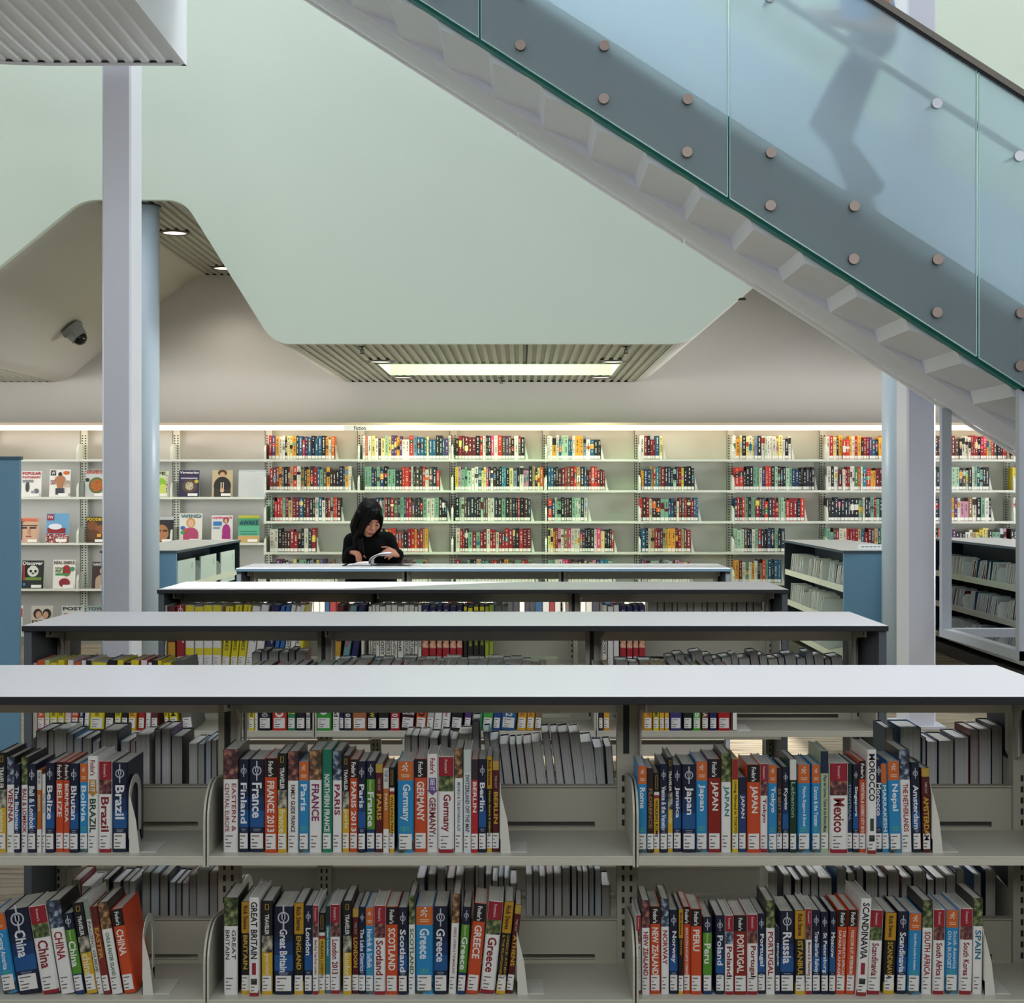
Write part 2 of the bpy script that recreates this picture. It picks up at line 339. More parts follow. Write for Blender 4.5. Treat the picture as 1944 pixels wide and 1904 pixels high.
# ------------------------------------------------------------------ staircase
GO, RI = .28, .1795
def XA(n): return -.175+GO*n
def ZA(n): return 3.882-RI*n
def XB(n): return XA(n)+.025
def ZB(n): return ZA(n)-.0725
YN, YF, YM, YL, YCR = 7.88, 8.575, 8.85, 9.10, 8.07
N0, N1 = -6, 20
st = thing('staircase', 'white folded-plate staircase with frosted glass sides climbing to the left', 'staircase', (XA(N1), 8.4, 0))
so = st.location
M_st = mat('e2e6ee', .38, noise=.01, scale=4)
u = MB()
def bl(x): return ZB(0)-.641*(x-XB(0))
for n in range(N0, N1):
    An, Bn = (XA(n), ZA(n)), (XB(n), ZB(n)); A1, B1 = (XA(n+1), ZA(n+1)), (XB(n+1), ZB(n+1))
    P = lambda q, y: (q[0], y, q[1])
    u.quad(P(An, YN), P(Bn, YN), P(Bn, YF), P(An, YF))                       # short riser face
    u.quad(P(Bn, YN), P(A1, YN), P(A1, YCR), P(Bn, YF))                      # underside of the tread
    u.quad(P(Bn, YF), P(A1, YCR), P(A1, YF)); u.quad(P(Bn, YF), P(A1, YF), P(B1, YF))
for n in range(N0, N1):
    x0_, x1_ = XA(n), XA(n+1); u.quad((XA(n), YN, ZA(n)), (XB(n), YN, ZB(n)), (x1_, YN, ZA(n+1)), (x1_, YN, ZA(n+1)+.16), (x0_, YN, ZA(n)+.16))
uo = u.build('step_underside', M_st, st, off=so)
hl = MB(); ys = [YF, 8.66, 8.76, YM, 8.95, 9.04, YL]; dz = [0, -.018, -.028, -.03, -.022, -.006, .010]
for n in range(N0, N1):
    for i in range(len(ys)-1):
        a, b = XB(n), XB(n+1)
        hl.quad((a, ys[i], bl(a)+dz[i]), (b, ys[i], bl(b)+dz[i]), (b, ys[i+1], bl(b)+dz[i+1]), (a, ys[i+1], bl(a)+dz[i+1]))
hl.build('spine', M_st, st, off=so, smooth=True)
TT = .27
for n in range(N0, N1):
    z = ZA(n)+TT
    if z < 0: break
    k = MB(); k.box(XA(n), XA(n+1)+.03, YN, YL, z-.045, z); k.box(XA(n), XA(n)+.02, YN, YL, z, min(z+RI-.045, z+RI-.045)); k.build('tread', mat('eef1f6', .5), st, off=so)
def slope_plate(x0, x1, y0, y1, lo, hi):
    """sloping plate between the two height functions"""
    m = MB(); v = [(x, y, f(x)) for y in (y0, y1) for (x, f) in ((x0, lo), (x1, lo), (x1, hi), (x0, hi))]
    return m.add(v, [(3, 2, 1, 0), (4, 5, 6, 7), (0, 1, 5, 4), (1, 2, 6, 5), (2, 3, 7, 6), (3, 0, 4, 7)])
def gb(x): return 3.881-.641*(x+.184)
XE = XA(N1)+.2
slope_plate(XA(N0), XE, 7.80, 7.87, lambda x: gb(x)-.012, lambda x: gb(x)+.447).build('stringer', mat('107a72', .5), st, off=so)
slope_plate(XA(N0), XE, 9.02, 9.09, lambda x: bl(x)+.03, lambda x: bl(x)+.47).build('stringer', mat('c9ccd2', .5), st, off=so)
slope_plate(XA(N0), .0-.02, 9.10, 9.125, lambda x: bl(x)-.018, lambda x: bl(x)+.006).build('edge_trim', mat('ffffff', .3), st, off=so)
for a, b in ((-.015, 1.01), (1.02, 3.2), (3.21, XE)):
    slope_plate(a if a > -.01 else -.015, b, 9.10, 9.125, lambda x: bl(x)-.018, lambda x: bl(x)+.006).build('edge_trim', mat('ffffff', .3), st, off=so)
M_gl = mat_frost('e8f4f6', 'd8ecf4', .38, .42)
M_gl2 = mat_frost('d8eef2', 'eef4ff', .85, .30)
M_edge = mat('a8d6cf', .1, spec=.8)
js = [XA(N0), -1.533, -.217, 1.098, 2.414, 3.73, 5.0]
for a, b in zip(js, js[1:]):
    gp = slope_plate(a+.006, b-.006, 7.738, 7.752, gb, lambda x: gb(x)+1.515).build('glass_panel', M_gl, st, off=so)
    slope_plate(a+.006, b-.006, 7.737, 7.753, lambda x: gb(x)-.004, gb).build('glass_edge', M_edge, gp, off=so)
    k = MB()
    for xx, s_ in ((a+.006, -1), (b-.006, 1)): k.box(xx-.0015, xx+.0015, 7.736, 7.754, gb(xx), gb(xx)+1.512)
    k.build('glass_edge', M_edge, gp, off=so)
    slope_plate(a+.006, b-.006, 9.13, 9.142, lambda x: bl(x)+.02, lambda x: bl(x)+1.52).build('glass_panel', M_gl2, st, off=so)
M_ss = mat('7d7068', .35, metal=.9); M_ssd = mat('4a4540', .4, metal=.8)
def standoff(x, z, parent=st):
    m = MB(); m.tube((x, 7.712, z), (x, 7.738, z), .0275, n=24, m=0); m.tube((x, 7.752, z), (x, 7.80, z), .018, n=12, m=1)
    o = m.build('standoff', [M_ss, M_ssd], parent, off=so)
x0 = sx(1147, 7.74); zz0 = sz(89, 7.74)
for i in range(-6, 7):
    x = x0+.4394*i; z = zz0-.2817*i
    if x > XA(N0)+.1: standoff(x, z)
    x2 = sx(988, 7.74)+.4394*i; z2 = sz(88, 7.74)-.2817*i
    if x2 > XA(N0)+.1: standoff(x2, z2)
hr = MB(); HY = 7.93
hx = lambda x: sz(188, HY)-.641*(x-sx(1776, HY))
hr.tube((XA(N0), HY, hx(XA(N0))), (XE, HY, hx(XE)), .022, n=12); hr.build('handrail', mat('8b857c', .35, metal=.7), st, off=so)
for px, py in ((1145, -205), (1461, -3), (1777, 198), (1933, 298)):
    x, z = sx(px, 7.74), sz(py, 7.74); m = MB(); m.tube((x, 7.712, z), (x, 7.738, z), .0275, n=24, m=0); m.tube((x, 7.752, z), (x, 7.93, z+.02), .009, n=8, m=1)
    m.build('standoff', [mat('a8a8ac', .25, metal=.95), M_ssd], st, off=so)
ct = lambda x: gb(x)+1.515
slope_plate(XA(N0), XE, 7.715, 7.775, lambda x: ct(x)+.004, lambda x: ct(x)+.042).build('cap_rail', mat('6f6a63', .4, metal=.5), st, off=so)
slope_plate(XA(N0), XE, 7.725, 7.765, lambda x: ct(x)-.008, lambda x: ct(x)+.004).build('cap_gasket', mat('1a1b22', .6), st, off=so)
# guard frame below the stair
t = thing('guard_frame', 'pale grey tube guard frame closing off the space beneath the staircase', 'railing', (2.66, 8.4, .6))
M_gf = mat('b6bec8', .35)
f1 = MB(); f1.box(2.612, 2.671, 9.08, 9.14, .60, 2.02); f1.build('post', M_gf, t, off=t.location)
f1 = MB(); f1.box(2.655, 2.715, 7.80, 7.86, .60, 2.05); f1.build('post', M_gf, t, off=t.location)
f1 = MB(); f1.prism([(2.612, 9.14), (2.671, 9.14), (2.715, 7.80), (2.655, 7.80)], 'z', .60, .652); f1.build('bottom_rail', M_gf, t, off=t.location)
f1 = MB(); f1.box(2.62, 4.6, 9.08, 9.14, .60, .652); f1.build('bottom_rail', M_gf, t, off=t.location)
f1 = MB(); f1.box(4.55, 4.6, 9.08, 9.14, 0, .9); f1.build('post', M_gf, t, off=t.location)
# ------------------------------------------------------------------ wall bookcase
def bay_x(i): return -2.521+.9227*i        # left edge of bay i
WF, WB = 14.41, 14.66
wb = thing('wall_bookcase', 'long pale built-in bookcase along the far wall under the light strip', 'bookcase', (0, 14.6, 0))
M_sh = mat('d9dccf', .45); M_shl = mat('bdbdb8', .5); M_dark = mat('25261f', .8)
I0, I1 = -6, 9
for i in range(I0, I1):
    a, b = bay_x(i), bay_x(i+1)
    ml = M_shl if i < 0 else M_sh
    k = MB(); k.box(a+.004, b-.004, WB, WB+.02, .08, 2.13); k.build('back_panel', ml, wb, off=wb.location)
    k = MB(); k.box(a-.035, a+.035, WB-.03, WB, 0, 2.13)
    z = .15
    while z < 2.08:
        k.box(a-.022, a-.010, WB-.033, WB-.03, z, z+.012, 1); k.box(a+.010, a+.022, WB-.033, WB-.03, z, z+.012, 1); z += .0254
    k.box(a-.037, a-.033, WB-.034, WB-.03, .1, 2.13, 1)
    k.build('upright', [M_sh, M_dark], wb, off=wb.location)
    levels = [1.823, 1.518, 1.213, .908, .603, .298] if i >= 0 else [1.823, 1.452, 1.0, .548, .1]
    for z in levels:
        k = MB(); k.box(a+.006, b-.006, WF, WB-.002, z-.022, z, 0)
        s = k.build('shelf', M_sh, wb, off=wb.location)
        h = .15; pr = [(WF, z-.024)]+[(WF+.01+.07*(1-math.cos(t_)), z+h-.07+.07*math.sin(t_)) for t_ in [j*math.pi/2/6 for j in range(7)]]+[(WB-.03, z+h), (WB-.03, z-.024)]
        k = MB(); k.prism(pr, 'x', a-.004, a+.004); k.prism([(WF-.001, z-.026), (WF-.001, z+h-.075), (WF+.03, z+h-.02), (WF+.03, z-.026)], 'x', a-.010, a+.010)
        k.build('bracket', M_sh, s, off=wb.location)
k = MB(); k.box(bay_x(I0), bay_x(I1), WF-.02, WB, 0, .08); k.build('plinth', mat('8a8a82', .6), wb, off=wb.location)
cv = thing('light_strip', 'long warm white light strip glowing above the wall bookcase', 'light fitting', (0, 14.4, 2.1))
k = MB(); k.box(bay_x(I0), bay_x(I1), 14.36, YW, 2.155, 2.18); k.build('canopy', mat('cbb9a0', .6), cv, off=cv.location)
k = MB(); k.box(bay_x(I0), bay_x(I1), 14.36, 14.375, 2.105, 2.155); k.build('diffuser', mat('fff0dc', .5, emit=.82), cv, off=cv.location)
k = MB(); k.box(bay_x(I0), bay_x(I1), 14.375, 14.45, 2.108, 2.113); k.build('underside_diffuser', mat('fff0dc', .5, emit=3.5), cv, off=cv.location)
sg = thing('category_sign', 'small white sign reading fiction on the light strip', 'sign', (-1.6, 14.33, 2.1))
k = MB(); x0, x1 = sx(653, 14.34), sx(712, 14.34); k.box(x0, x1, 14.33, 14.338, sz(817.5, 14.34), sz(807.5, 14.34)); k.build('board', mat('f4f2ee', .5), sg, off=sg.location)
k = MB(); k.text('Fiction', (sx(672, 14.33), 14.3295, sz(816.5, 14.33)), (1, 0, 0), (0, 0, 1), .115, .042, bold=.012, stretch=1.4); k.build('lettering', mat('222222'), sg, off=sg.location, fix=False)
# shelved fiction: far too many to take one by one
PAL = ['1b1c22']*6+['23303a', '2b2b2b', '3a2520', '1d3a5a', '245a78', '2d7f8f', 'c9c6b4', 'd8d3bc', 'e2ddd0', 'dcd8cc', 'e8e2d2', 'b02a28', 'c63a2a', '8c2226', '6a1f26', 'd66a2c', 'e0a03a', 'd8c23c', 'e6d68a', '4c7a4a', '7ba68a', 'a8c8a8', '5a3a6a', '7a8ea0', 'b8c4cc', 'c890a0', '8a6a4a', 'b59a6a', 'd64a78', '5a4a3c']
WARM = ['c63a2a', 'd66a2c', 'e0a03a', 'd8d3bc', '8c2226', '1b1c22', 'e2ddd0', 'b02a28', '5a3a6a', 'e6d68a', '245a78']
CREAM = ['e2ddd0', 'd8d3bc', 'e8e2d2', 'dcd8cc', '1b1c22', '2b2b2b', 'c63a2a', 'e0a03a', 'e6d68a', '7a8ea0', 'd66a2c', '245a78', 'a8c8a8', '5a3a6a']
DARK = ['1b1c22', '2b2b2b', '23303a', '1b1c22', '3a2520', '1d3a5a', 'a8c8a8', '8c2226', 'c9c6b4', '7ba68a', 'c63a2a', '5a4a3c']
RED = ['6a1f26', '8c2226', 'b02a28', '3a2520', '1b1c22', 'd8d3bc', 'b59a6a', 'c63a2a', '5a4a3c', '245a78', 'e0a03a', '7ba68a']
rows = {1.823: [(508, 635, WARM), (686, 856, CREAM), (862, 996, None), (1037, 1140, CREAM), (1213, 1258, WARM), (1390, 1503, CREAM), (1567, 1736, WARM), (1741, 1912, RED), (1917, 2080, None)],
        1.518: [(510, 668, RED), (690, 834, DARK), (862, 1032, None), (1038, 1148, RED), (1216, 1318, None), (1393, 1546, DARK), (1568, 1736, None), (1741, 1880, DARK), (1921, 2080, None)],
        1.213: [(511, 647, RED), (686, 848, DARK), (862, 1007, DARK), (1038, 1117, DARK), (1213, 1325, RED), (1393, 1528, DARK), (1567, 1736, DARK), (1741, 1882, None), (1922, 2080, WARM)],
        .908: [(510, 600, DARK), (686, 813, RED), (863, 1010, RED), (1038, 1165, None), (1216, 1312, RED), (1393, 1492, DARK), (1567, 1736, RED), (1741, 1911, None), (1917, 2080, DARK)],
        .603: [(510, 634, None), (690, 812, RED), (863, 1015, RED), (1038, 1165, None), (1216, 1310, None), (1393, 1483, RED), (1567, 1736, None), (1741, 1911, None), (1917, 2080, None)],
        .298: [(510, 620, DARK), (690, 830, None), (863, 1000, None), (1038, 1150, RED), (1216, 1300, None), (1393, 1500, None), (1567, 1700, None), (1741, 1880, DARK), (1917, 2050, None)]}
random.seed(11)
fb = MB(); pal = sorted(set(PAL+WARM+CREAM+DARK+RED)); cidx = {c: i for i, c in enumerate(pal)}
NW = len(pal); mats_fb = [mat(c, .5) for c in pal]+[mat('efece2', .6), mat('cfcabb', .8)]
DB = 14.45
be = []
for z, runs in rows.items():
    for a, b, pl in runs:
        x = sx(a, DB)+.012; xe = sx(b, DB); hb = .215
        series = 0
        while x < xe-.015:
            if series <= 0: c = random.choice(pl or PAL); hh = random.choice([.236, .232, .225, .218, .205, .195, .228, .232]); t = random.uniform(.020, .042); series = 1 if random.random() < .88 else 2; c2 = random.choice(PAL) if random.random() < .35 else None; ins = random.uniform(0, .012)
            series -= 1
            t_ = min(t, xe-x); y0 = DB+ins; c_ = cidx[c]
            fb.box(x, x+t_-.0015, y0, y0+.15, z, z+hh, c_, mt=[None, NW+1, None, None, None, None])
            fb.box(x+.001, x+t_-.0025, y0-.001, y0, z+.006, z+.036, NW)
            if c2:
                q = random.uniform(.35, .7)*hh; fb.box(x+.0005, x+t_-.002, y0-.0008, y0, z+q, z+q+random.uniform(.02, .07), cidx[c2])
            tc = NW if lin(c)[1] < .25 else cidx['1b1c22']   # lettering strokes down the spine
            zz = z+hh-.02; xm = x+t_*.5
            while zz > z+.07:
                l_ = random.uniform(.004, .010)
                if random.random() < .62: fb.box(xm-t_*.13, xm+t_*.13, y0-.0014, y0, zz-l_, zz, tc)
                zz -= l_+.004
            x += t_
        be.append((x+.004, z))
o = fb.build('fiction_books', mats_fb, fix=False); tag(o, 'rows of spine-out fiction books with white call labels on the far bookcase', 'books', kind='stuff')
for i, (x, z) in enumerate(be):
    if not (-2.6 < x < 4.9): continue
    r_ = {1.823: 'top', 1.518: 'second', 1.213: 'third', .908: 'fourth', .603: 'fifth', .298: 'bottom'}[z]
    bay = min(range(0, 10), key=lambda q: abs(bay_x(q)+.46-x))
    m = MB(); m.prism([(x, z), (x+.035, z), (x+.0015, z+.14), (x, z+.14)], 'y', 14.47, 14.473); m.box(x, x+.002, 14.47, 14.58, z, z+.14)
    tag(m.build('bookend', mat('e6e8dc', .4)), f'pale bookend on {r_} shelf of far bookcase, {ordinal(bay)} fiction bay from left', 'bookend', 'bookends on the far bookcase')
# ------------------------------------------------------------------ magazines on the far bookcase, left
M_sleeve = mat('f2f6f4', .08, trans=.0, alpha=.22, spec=.9)
def magazine(px0, px1, pyb, title, tc, bg, label, art, lean=.10, H=None):
    D = 14.43; z = sz(pyb, D); z = min([1.4525, 1.0005, .5485, .1005], key=lambda q: abs(q-z))
    x0, x1 = sx(px0, D), sx(px1, D); W = x1-x0; H = H or W*1.30
    t = thing('magazine', label, 'magazine', ((x0+x1)/2, D, z), (-lean, 0, 0), 'face-out magazines on the left shelves')
    MB().box(-W/2, W/2, .0012, .006, 0, H).build('page_block', mat('d8d4c8', .7), t)
    c = MB(); mats_ = []
    def mi(m):
        if m not in mats_: mats_.append(m)
        return mats_.index(m)
    c.box(-W/2, W/2, 0, .0012, 0, H, mi(bg)); c.box(-W/2, W/2, .006, .007, 0, H, mi(bg)); y = -.0008
    for a in art:
        k_ = a[0]
        if k_ == 'r': _, u0, u1, v0, v1, m = a; c.box(-W/2+W*u0, -W/2+W*u1, y, 0, H*v0, H*v1, mi(m))
        elif k_ == 'e':
            _, u_, v_, ru, rv, m = a; pts = [(-W/2+W*(u_+ru*math.cos(q)), H*(v_+rv*math.sin(q))) for q in [2*math.pi*i/18 for i in range(18)]]
            c.prism(pts, 'y', y, 0, mi(m))
        elif k_ == 't': _, s_, u0, u1, v0, v1, m = a; c.text(s_, (-W/2+W*u0, y-.0006, H*v0), (1, 0, 0), (0, 0, 1), W*(u1-u0), H*(v1-v0), mi(m), stretch=1.5)
        y -= .0006
    c.build('cover', mats_, t, fix=False)
    if title:
        k = MB(); 
        for j, s_ in enumerate(title): k.text(s_, (-W*.46, y-.0006, H*(.99-.15*(j+1))), (1, 0, 0), (0, 0, 1), W*.92, H*.125, 0, stretch=1.8, bold=.03)
        k.build('title_lettering', mat(tc, .4), t, fix=False)
    MB().box(-W*.05, W*.42, y-.002, y-.0014, H*.03, H*.13).build('address_label', mat('f0efe8', .5), t)
    return t, W, H
m_ = mat
SK, HA, BK, WH = m_('c79a78'), m_('2a1f1a'), m_('1c1b20'), m_('e8e6de')
portrait = lambda cl, sk=SK, ha=HA: [('e', .5, .68, .20, .17, ha), ('e', .5, .66, .13, .13, sk), ('r', .44, .56, .48, .56, sk), ('e', .5, .30, .33, .22, cl), ('r', .17, .83, .0, .3, cl)]
ph = mat_photo
magazine(40, 78, 941, ['POPULAR', 'PHOTOGRAPHY'], 'b3262a', WH, 'magazine with red POPULAR PHOTOGRAPHY title and grey figure photo', [('r', .05, .6, .55, .66, m_('8b8f90')), ('e', .3, .38, .1, .2, m_('44474a')), ('e', .75, .22, .13, .1, m_('6a6c6e')), ('r', .5, .7, .12, .24, m_('9a9c9c'))])
magazine(93, 133, 941, None, '1c1b20', WH, 'magazine with bare-chested man on white cover and black W', [('r', .05, .3, .78, .97, BK), ('t', 'W', .08, .27, .8, .95, WH), ('e', .5, .82, .09, .09, HA), ('e', .5, .62, .25, .16, m_('b07a52')), ('e', .5, .45, .16, .18, m_('b07a52')), ('r', .3, .7, .08, .32, m_('3a3f46')), ('e', .78, .88, .13, .07, m_('d66a2c')), ('r', .05, .25, .45, .62, ph('d8d6ce', '8a8a8a', 'c63a2a', 60)), ('r', .72, .95, .35, .6, ph('d8d6ce', '8a8a8a', 'e0a03a', 60))])
magazine(161, 201, 941, ['SAVEUR'], 'c2503c', m_('c4c6c4'), 'food magazine showing a round dish, half behind the left column', [('t', 'NEW ORLEANS', .1, .9, .93, .99, BK), ('e', .55, .42, .38, .30, m_('5d6b34')), ('e', .55, .42, .29, .23, ph('a04a22', 'c8622c', '6a7a30', 50)), ('e', .1, .62, .09, .07, BK)])
magazine(282, 320, 941, ['LIFE'], '222a1c', m_('cfd8b0'), 'bright green magazine peeking out right of the left columns', [('e', .6, .45, .3, .28, m_('8fbf3a')), ('e', .7, .3, .2, .2, m_('c8d86a')), ('r', .86, .97, .15, .85, ph('b02a28', 'e8e2d2', '1d3a5a', 70))])
magazine(339, 378, 941, ['Vegetarian'], 'e6e2e4', m_('35304e'), 'dark purple vegetarian magazine with a bowl on the cover', [('e', .52, .40, .36, .26, m_('5a4a3a')), ('e', .52, .41, .2, .16, ph('a89a80', 'd8cdb0', '6a5a40', 60)), ('r', .1, .9, .68, .72, m_('c8c4d0')), ('e', .86, .58, .1, .07, m_('c8b43c'))])
magazine(402, 441, 941, None, 'ffffff', m_('c9b48c'), 'magazine cover of a figure in a dark coat with clasped hands', [('e', .5, .9, .22, .12, m_('5a3a20')), ('e', .5, .83, .13, .1, m_('d0a684')), ('e', .5, .4, .42, .36, m_('2c2a28')), ('r', .1, .9, .0, .3, m_('3a3632')), ('r', .42, .47, .25, .55, m_('d8c8a8')), ('r', .53, .58, .25, .55, m_('d8c8a8')), ('e', .5, .24, .1, .08, m_('d8b08c'))])
magazine(36, 73, 1028, ['NATIONAL'], 'e8603a', m_('c9a68c'), 'magazine with close-up face in glasses under orange title', [('e', .48, .48, .42, .42, m_('d0a88a')), ('r', .08, .40, .55, .63, m_('4a3a34')), ('r', .52, .86, .55, .63, m_('4a3a34')), ('r', .05, .92, .66, .70, m_('3a2a22')), ('r', .42, .54, .32, .55, m_('c09074')), ('r', .34, .62, .22, .27, m_('a04a48')), ('r', .0, .12, .1, .95, m_('3a2a24'))])
magazine(87, 130, 1028, None, 'ffffff', m_('6aa0c8'), 'magazine with blue sky and red crowd under a small red corner logo', [('r', .0, 1, .0, .3, ph('2a2a2c', 'a03030', 'd8d4cc', 50)), ('r', .05, .85, .32, .5, m_('8c2226')), ('e', .4, .55, .3, .1, m_('dfe4e8')), ('r', .03, .32, .76, .97, m_('9a2030')), ('t', 'TW', .06, .3, .8, .94, WH)])
magazine(163, 201, 1028, ['FOOD&W'], 'd8c22c', m_('4a3420'), 'brown food magazine with yellow title at the left column edge', [('e', .3, .66, .26, .18, m_('7a4a26')), ('e', .7, .5, .26, .18, m_('8a5630')), ('e', .4, .3, .3, .2, m_('5e3a20')), ('r', .55, .75, .22, .34, m_('e0a03a'))])
magazine(290, 329, 1028, None, 'ffffff', m_('2b2a2c'), 'magazine with a dark frowning face in a shiny sleeve', [('r', .0, 1, .86, .99, m_('b8bcbc')), ('e', .42, .36, .34, .32, m_('b07850')), ('r', .15, .38, .42, .48, m_('2a1c16')), ('r', .48, .7, .42, .48, m_('2a1c16'))])
magazine(340, 383, 1028, ['WIND'], '4a7a86', m_('e0dcd0'), 'pale magazine with woman in a pink top holding a cup', portrait(m_('b0466a'), m_('e0b090'), m_('c89a5a'))+[('e', .15, .5, .1, .07, m_('3a6ab0')), ('e', .28, .42, .1, .07, m_('c04a3a')), ('e', .16, .35, .1, .07, m_('4a9a5a'))])
magazine(401, 441, 1028, ['weightwatch'], 'd0407a', m_('dcd9d2'), 'pale magazine with woman in a magenta dress standing right', [('e', .68, .82, .13, .12, m_('4a2a1e')), ('e', .68, .80, .08, .09, m_('d8a080')), ('e', .7, .42, .2, .26, m_('a02a78')), ('r', .5, .9, .0, .3, m_('a02a78')), ('r', .08, .48, .62, .78, m_('3a7ab8')), ('r', .08, .4, .5, .58, m_('8a9aa8'))])
magazine(452, 492, 1028, None, '10304a', m_('4a9a6a'), 'green and sand coloured magazine reading AWAKE in dark blue', [('r', 0, 1, 0, .26, m_('c8a468')), ('r', 0, 1, .26, .62, m_('5ab08a')), ('r', 0, 1, .9, 1, m_('b8b840')), ('t', 'AWAKE', .06, .94, .62, .84, m_('143a6a')), ('r', .1, .9, .3, .33, m_('2a6a6a')), ('r', .1, .9, .4, .43, m_('2a6a6a'))])
magazine(41, 82, 1115, ['Discover'], 'e8e6de', m_('1d2420'), 'dark magazine with a panda face on the cover', [('e', .5, .62, .26, .20, m_('d8dccc')), ('e', .28, .8, .09, .07, BK), ('e', .74, .8, .09, .07, BK), ('e', .4, .62, .06, .05, BK), ('e', .62, .62, .06, .05, BK), ('e', .5, .54, .05, .03, BK), ('r', .1, .9, .3, .4, m_('6a8a3a')), ('r', .05, .14, .3, .9, m_('a02a28')), ('e', .12, .15, .07, .05, m_('3a7ab0'))])
magazine(100, 142, 1115, ['REAL SIMPLE'], '6a5a50', m_('e4e2d8'), 'white magazine with red ribbon and green lettering', [('e', .6, .62, .2, .2, m_('9a2a30')), ('r', .1, .75, .45, .53, m_('3a8a4a')), ('e', .52, .2, .25, .16, m_('8a2028')), ('e', .86, .68, .1, .08, m_('3a8a5a')), ('r', .08, .45, .55, .75, ph('e4e2d8', '8a9a70', '5a6a4a', 60))])
magazine(174, 213, 1115, ['VANITY FAIR'], 'd8d8d8', m_('3a2c28'), 'magazine with dark-haired woman in profile at the left column edge', portrait(m_('b09880'), m_('c89470'), m_('2a1c18')))
magazine(58, 99, 1200, None, 'ffffff', m_('c9c2b4'), 'magazine with two dark-haired people facing each other, above the second counter', [('e', .3, .72, .2, .18, HA), ('e', .34, .68, .13, .13, SK), ('e', .72, .72, .2, .18, m_('1c1512')), ('e', .68, .68, .12, .12, SK), ('r', .05, .95, .2, .5, ph('3a3a38', '8a6a50', 'c8c0b0', 50))])
magazine(116, 157, 1200, ['POST'], '22201e', m_('c8ccc6'), 'pale magazine titled POST, above the second counter', [('r', .1, .5, .7, .74, m_('b04a3a')), ('e', .5, .4, .3, .25, m_('8a9a90'))])
magazine(163, 204, 1200, ['TOWN'], '6a4a48', m_('8fb0ac'), 'teal magazine titled TOWN, low beside the left column', [('e', .5, .4, .3, .3, m_('d0d8d4'))])
magazine(36, 42, 1200, None, 'ffffff', WH, 'sliver of a white magazine beside the tall blue end panel', [('r', .3, .9, .6, .9, m_('c63a2a'))], H=.28)
# empty clear holder, and small sleeves
t = thing('plastic_holder', 'empty clear plastic magazine holder on the upper magazine shelf', 'holder', (sx(478, 14.43), 14.43, 1.4525), (-.08, 0, 0))
MB().box(-.135, .135, 0, .002, 0, .25).build('front_sheet', M_sleeve, t); MB().box(-.135, .135, .03, .032, 0, .27).build('back_sheet', M_sleeve, t)
MB().box(-.135, .135, 0, .032, 0, .002).build('tray', M_sleeve, t)
# ------------------------------------------------------------------ island cabinets running towards the far wall
M_blue = mat('6d9ab4', .5, noise=.015, scale=6); M_top = mat('e3e6ea', .35); M_navy = mat('16242c', .6)
def media_case(x0, x1, y0, y1, face, name, label, blue_front=True, ztop=1.07, nb=3):
    t = thing(name, label, 'cabinet', ((x0+x1)/2, (y0+y1)/2, 0)); o_ = t.location
    k = MB(); k.box(x0-.01, x1+.01, y0-.01, y1+.01, ztop-.02, ztop, 0, mt=[1, None, 1, 1, 1, 1]); k.build('top', [M_top, mat('41525c', .5)], t, off=o_)
    MB().box(x0, x1, y0, y0+.03, 0, ztop-.02).build('end_panel', M_blue, t, off=o_)
    MB().box(x0, x1, y1-.03, y1, 0, ztop-.02).build('end_panel', M_navy, t, off=o_)
    xm = (x0+x1)/2
    MB().box(xm-.01, xm+.01, y0+.03, y1-.03, .1, ztop-.02).build('centre_panel', M_navy, t, off=o_)
    MB().box(x0+.03, x1-.03, y0+.03, y1-.03, 0, .10).build('plinth', mat('5c5c58', .6), t, off=o_)
    xf = x0 if face < 0 else x1; L = (y1-y0-.06)/nb
    for z in (.16, .44, .72):
        for b in range(nb):
            ya = y0+.03+b*L; s_ = -face
            k = MB(); xb = xm+face*.012   # tilted tray: low at the front
            pr = [(xf, z), (xf, z+.05), (xf+s_*.012, z+.05), (xf+s_*.012, z+.012), (xb, z+.07), (xb, z+.055)]
            k.prism(pr, 'y', ya+.004, ya+L-.004); tr = k.build('tray', M_sh, t, off=o_)
            k = MB(); q = [(xf+s_*.004, z+.02), (xf+s_*.004, z+.13), (xf+s_*.03, z+.165), (xb, z+.17), (xb, z+.06)]
            k.prism(q, 'y', ya+.004, ya+.010); k.build('divider', mat('dfe8e2', .3), tr, off=o_)
    return t
random.seed(5)
def cases(x_front, face, y0, L, z, n, frac, tints, where, group):
    """clear-sleeved disc cases standing in one tray, leaning"""
    y = y0+.10; L = L-.08; d = -face
    for i in range(n):
        th = L*frac/n; t = thing('disc_case', f'{ordinal(i)} clear-sleeved disc case from the near end, {where}', 'disc case', (x_front+d*.025, y+L*frac*(i+.5)/n, z+.022), (R(24+random.uniform(-9, 7)), 0, R(random.uniform(-2, 2))), group)
        c = random.choice(tints)
        MB().box(0 if d > 0 else -.14, .14 if d > 0 else 0, -.006, .006, 0, .19).build('case', mat(c, .25, spec=.8), t)
        k = MB(); xo = -.0015 if d > 0 else .0005
        k.box(xo, xo+.001, -.007, .007, .0, .192); k.build('sleeve_edge', mat('eef2f0', .12, spec=1), t)
TI = ['dfe6e4', 'e8ecea', 'cfd8d8', 'eef0ee', 'b4c2c6', 'e0e6e2', '8fa4b4', 'd8d0c8', 'e4eaea']
TB = ['2a4a78', '3a3040', '244a5a', '6a2a2c', 'b9c4c4']
mc1 = media_case(2.51, 3.10, 11.38, 13.95, -1, 'media_cabinet', 'low white-topped disc cabinet with blue end panel, right of the counters', ztop=1.045)
L = (2.57-.06)/3
rn = {.72: 'top tray', .44: 'middle tray', .16: 'bottom tray'}; bn = ['near', 'middle', 'far']
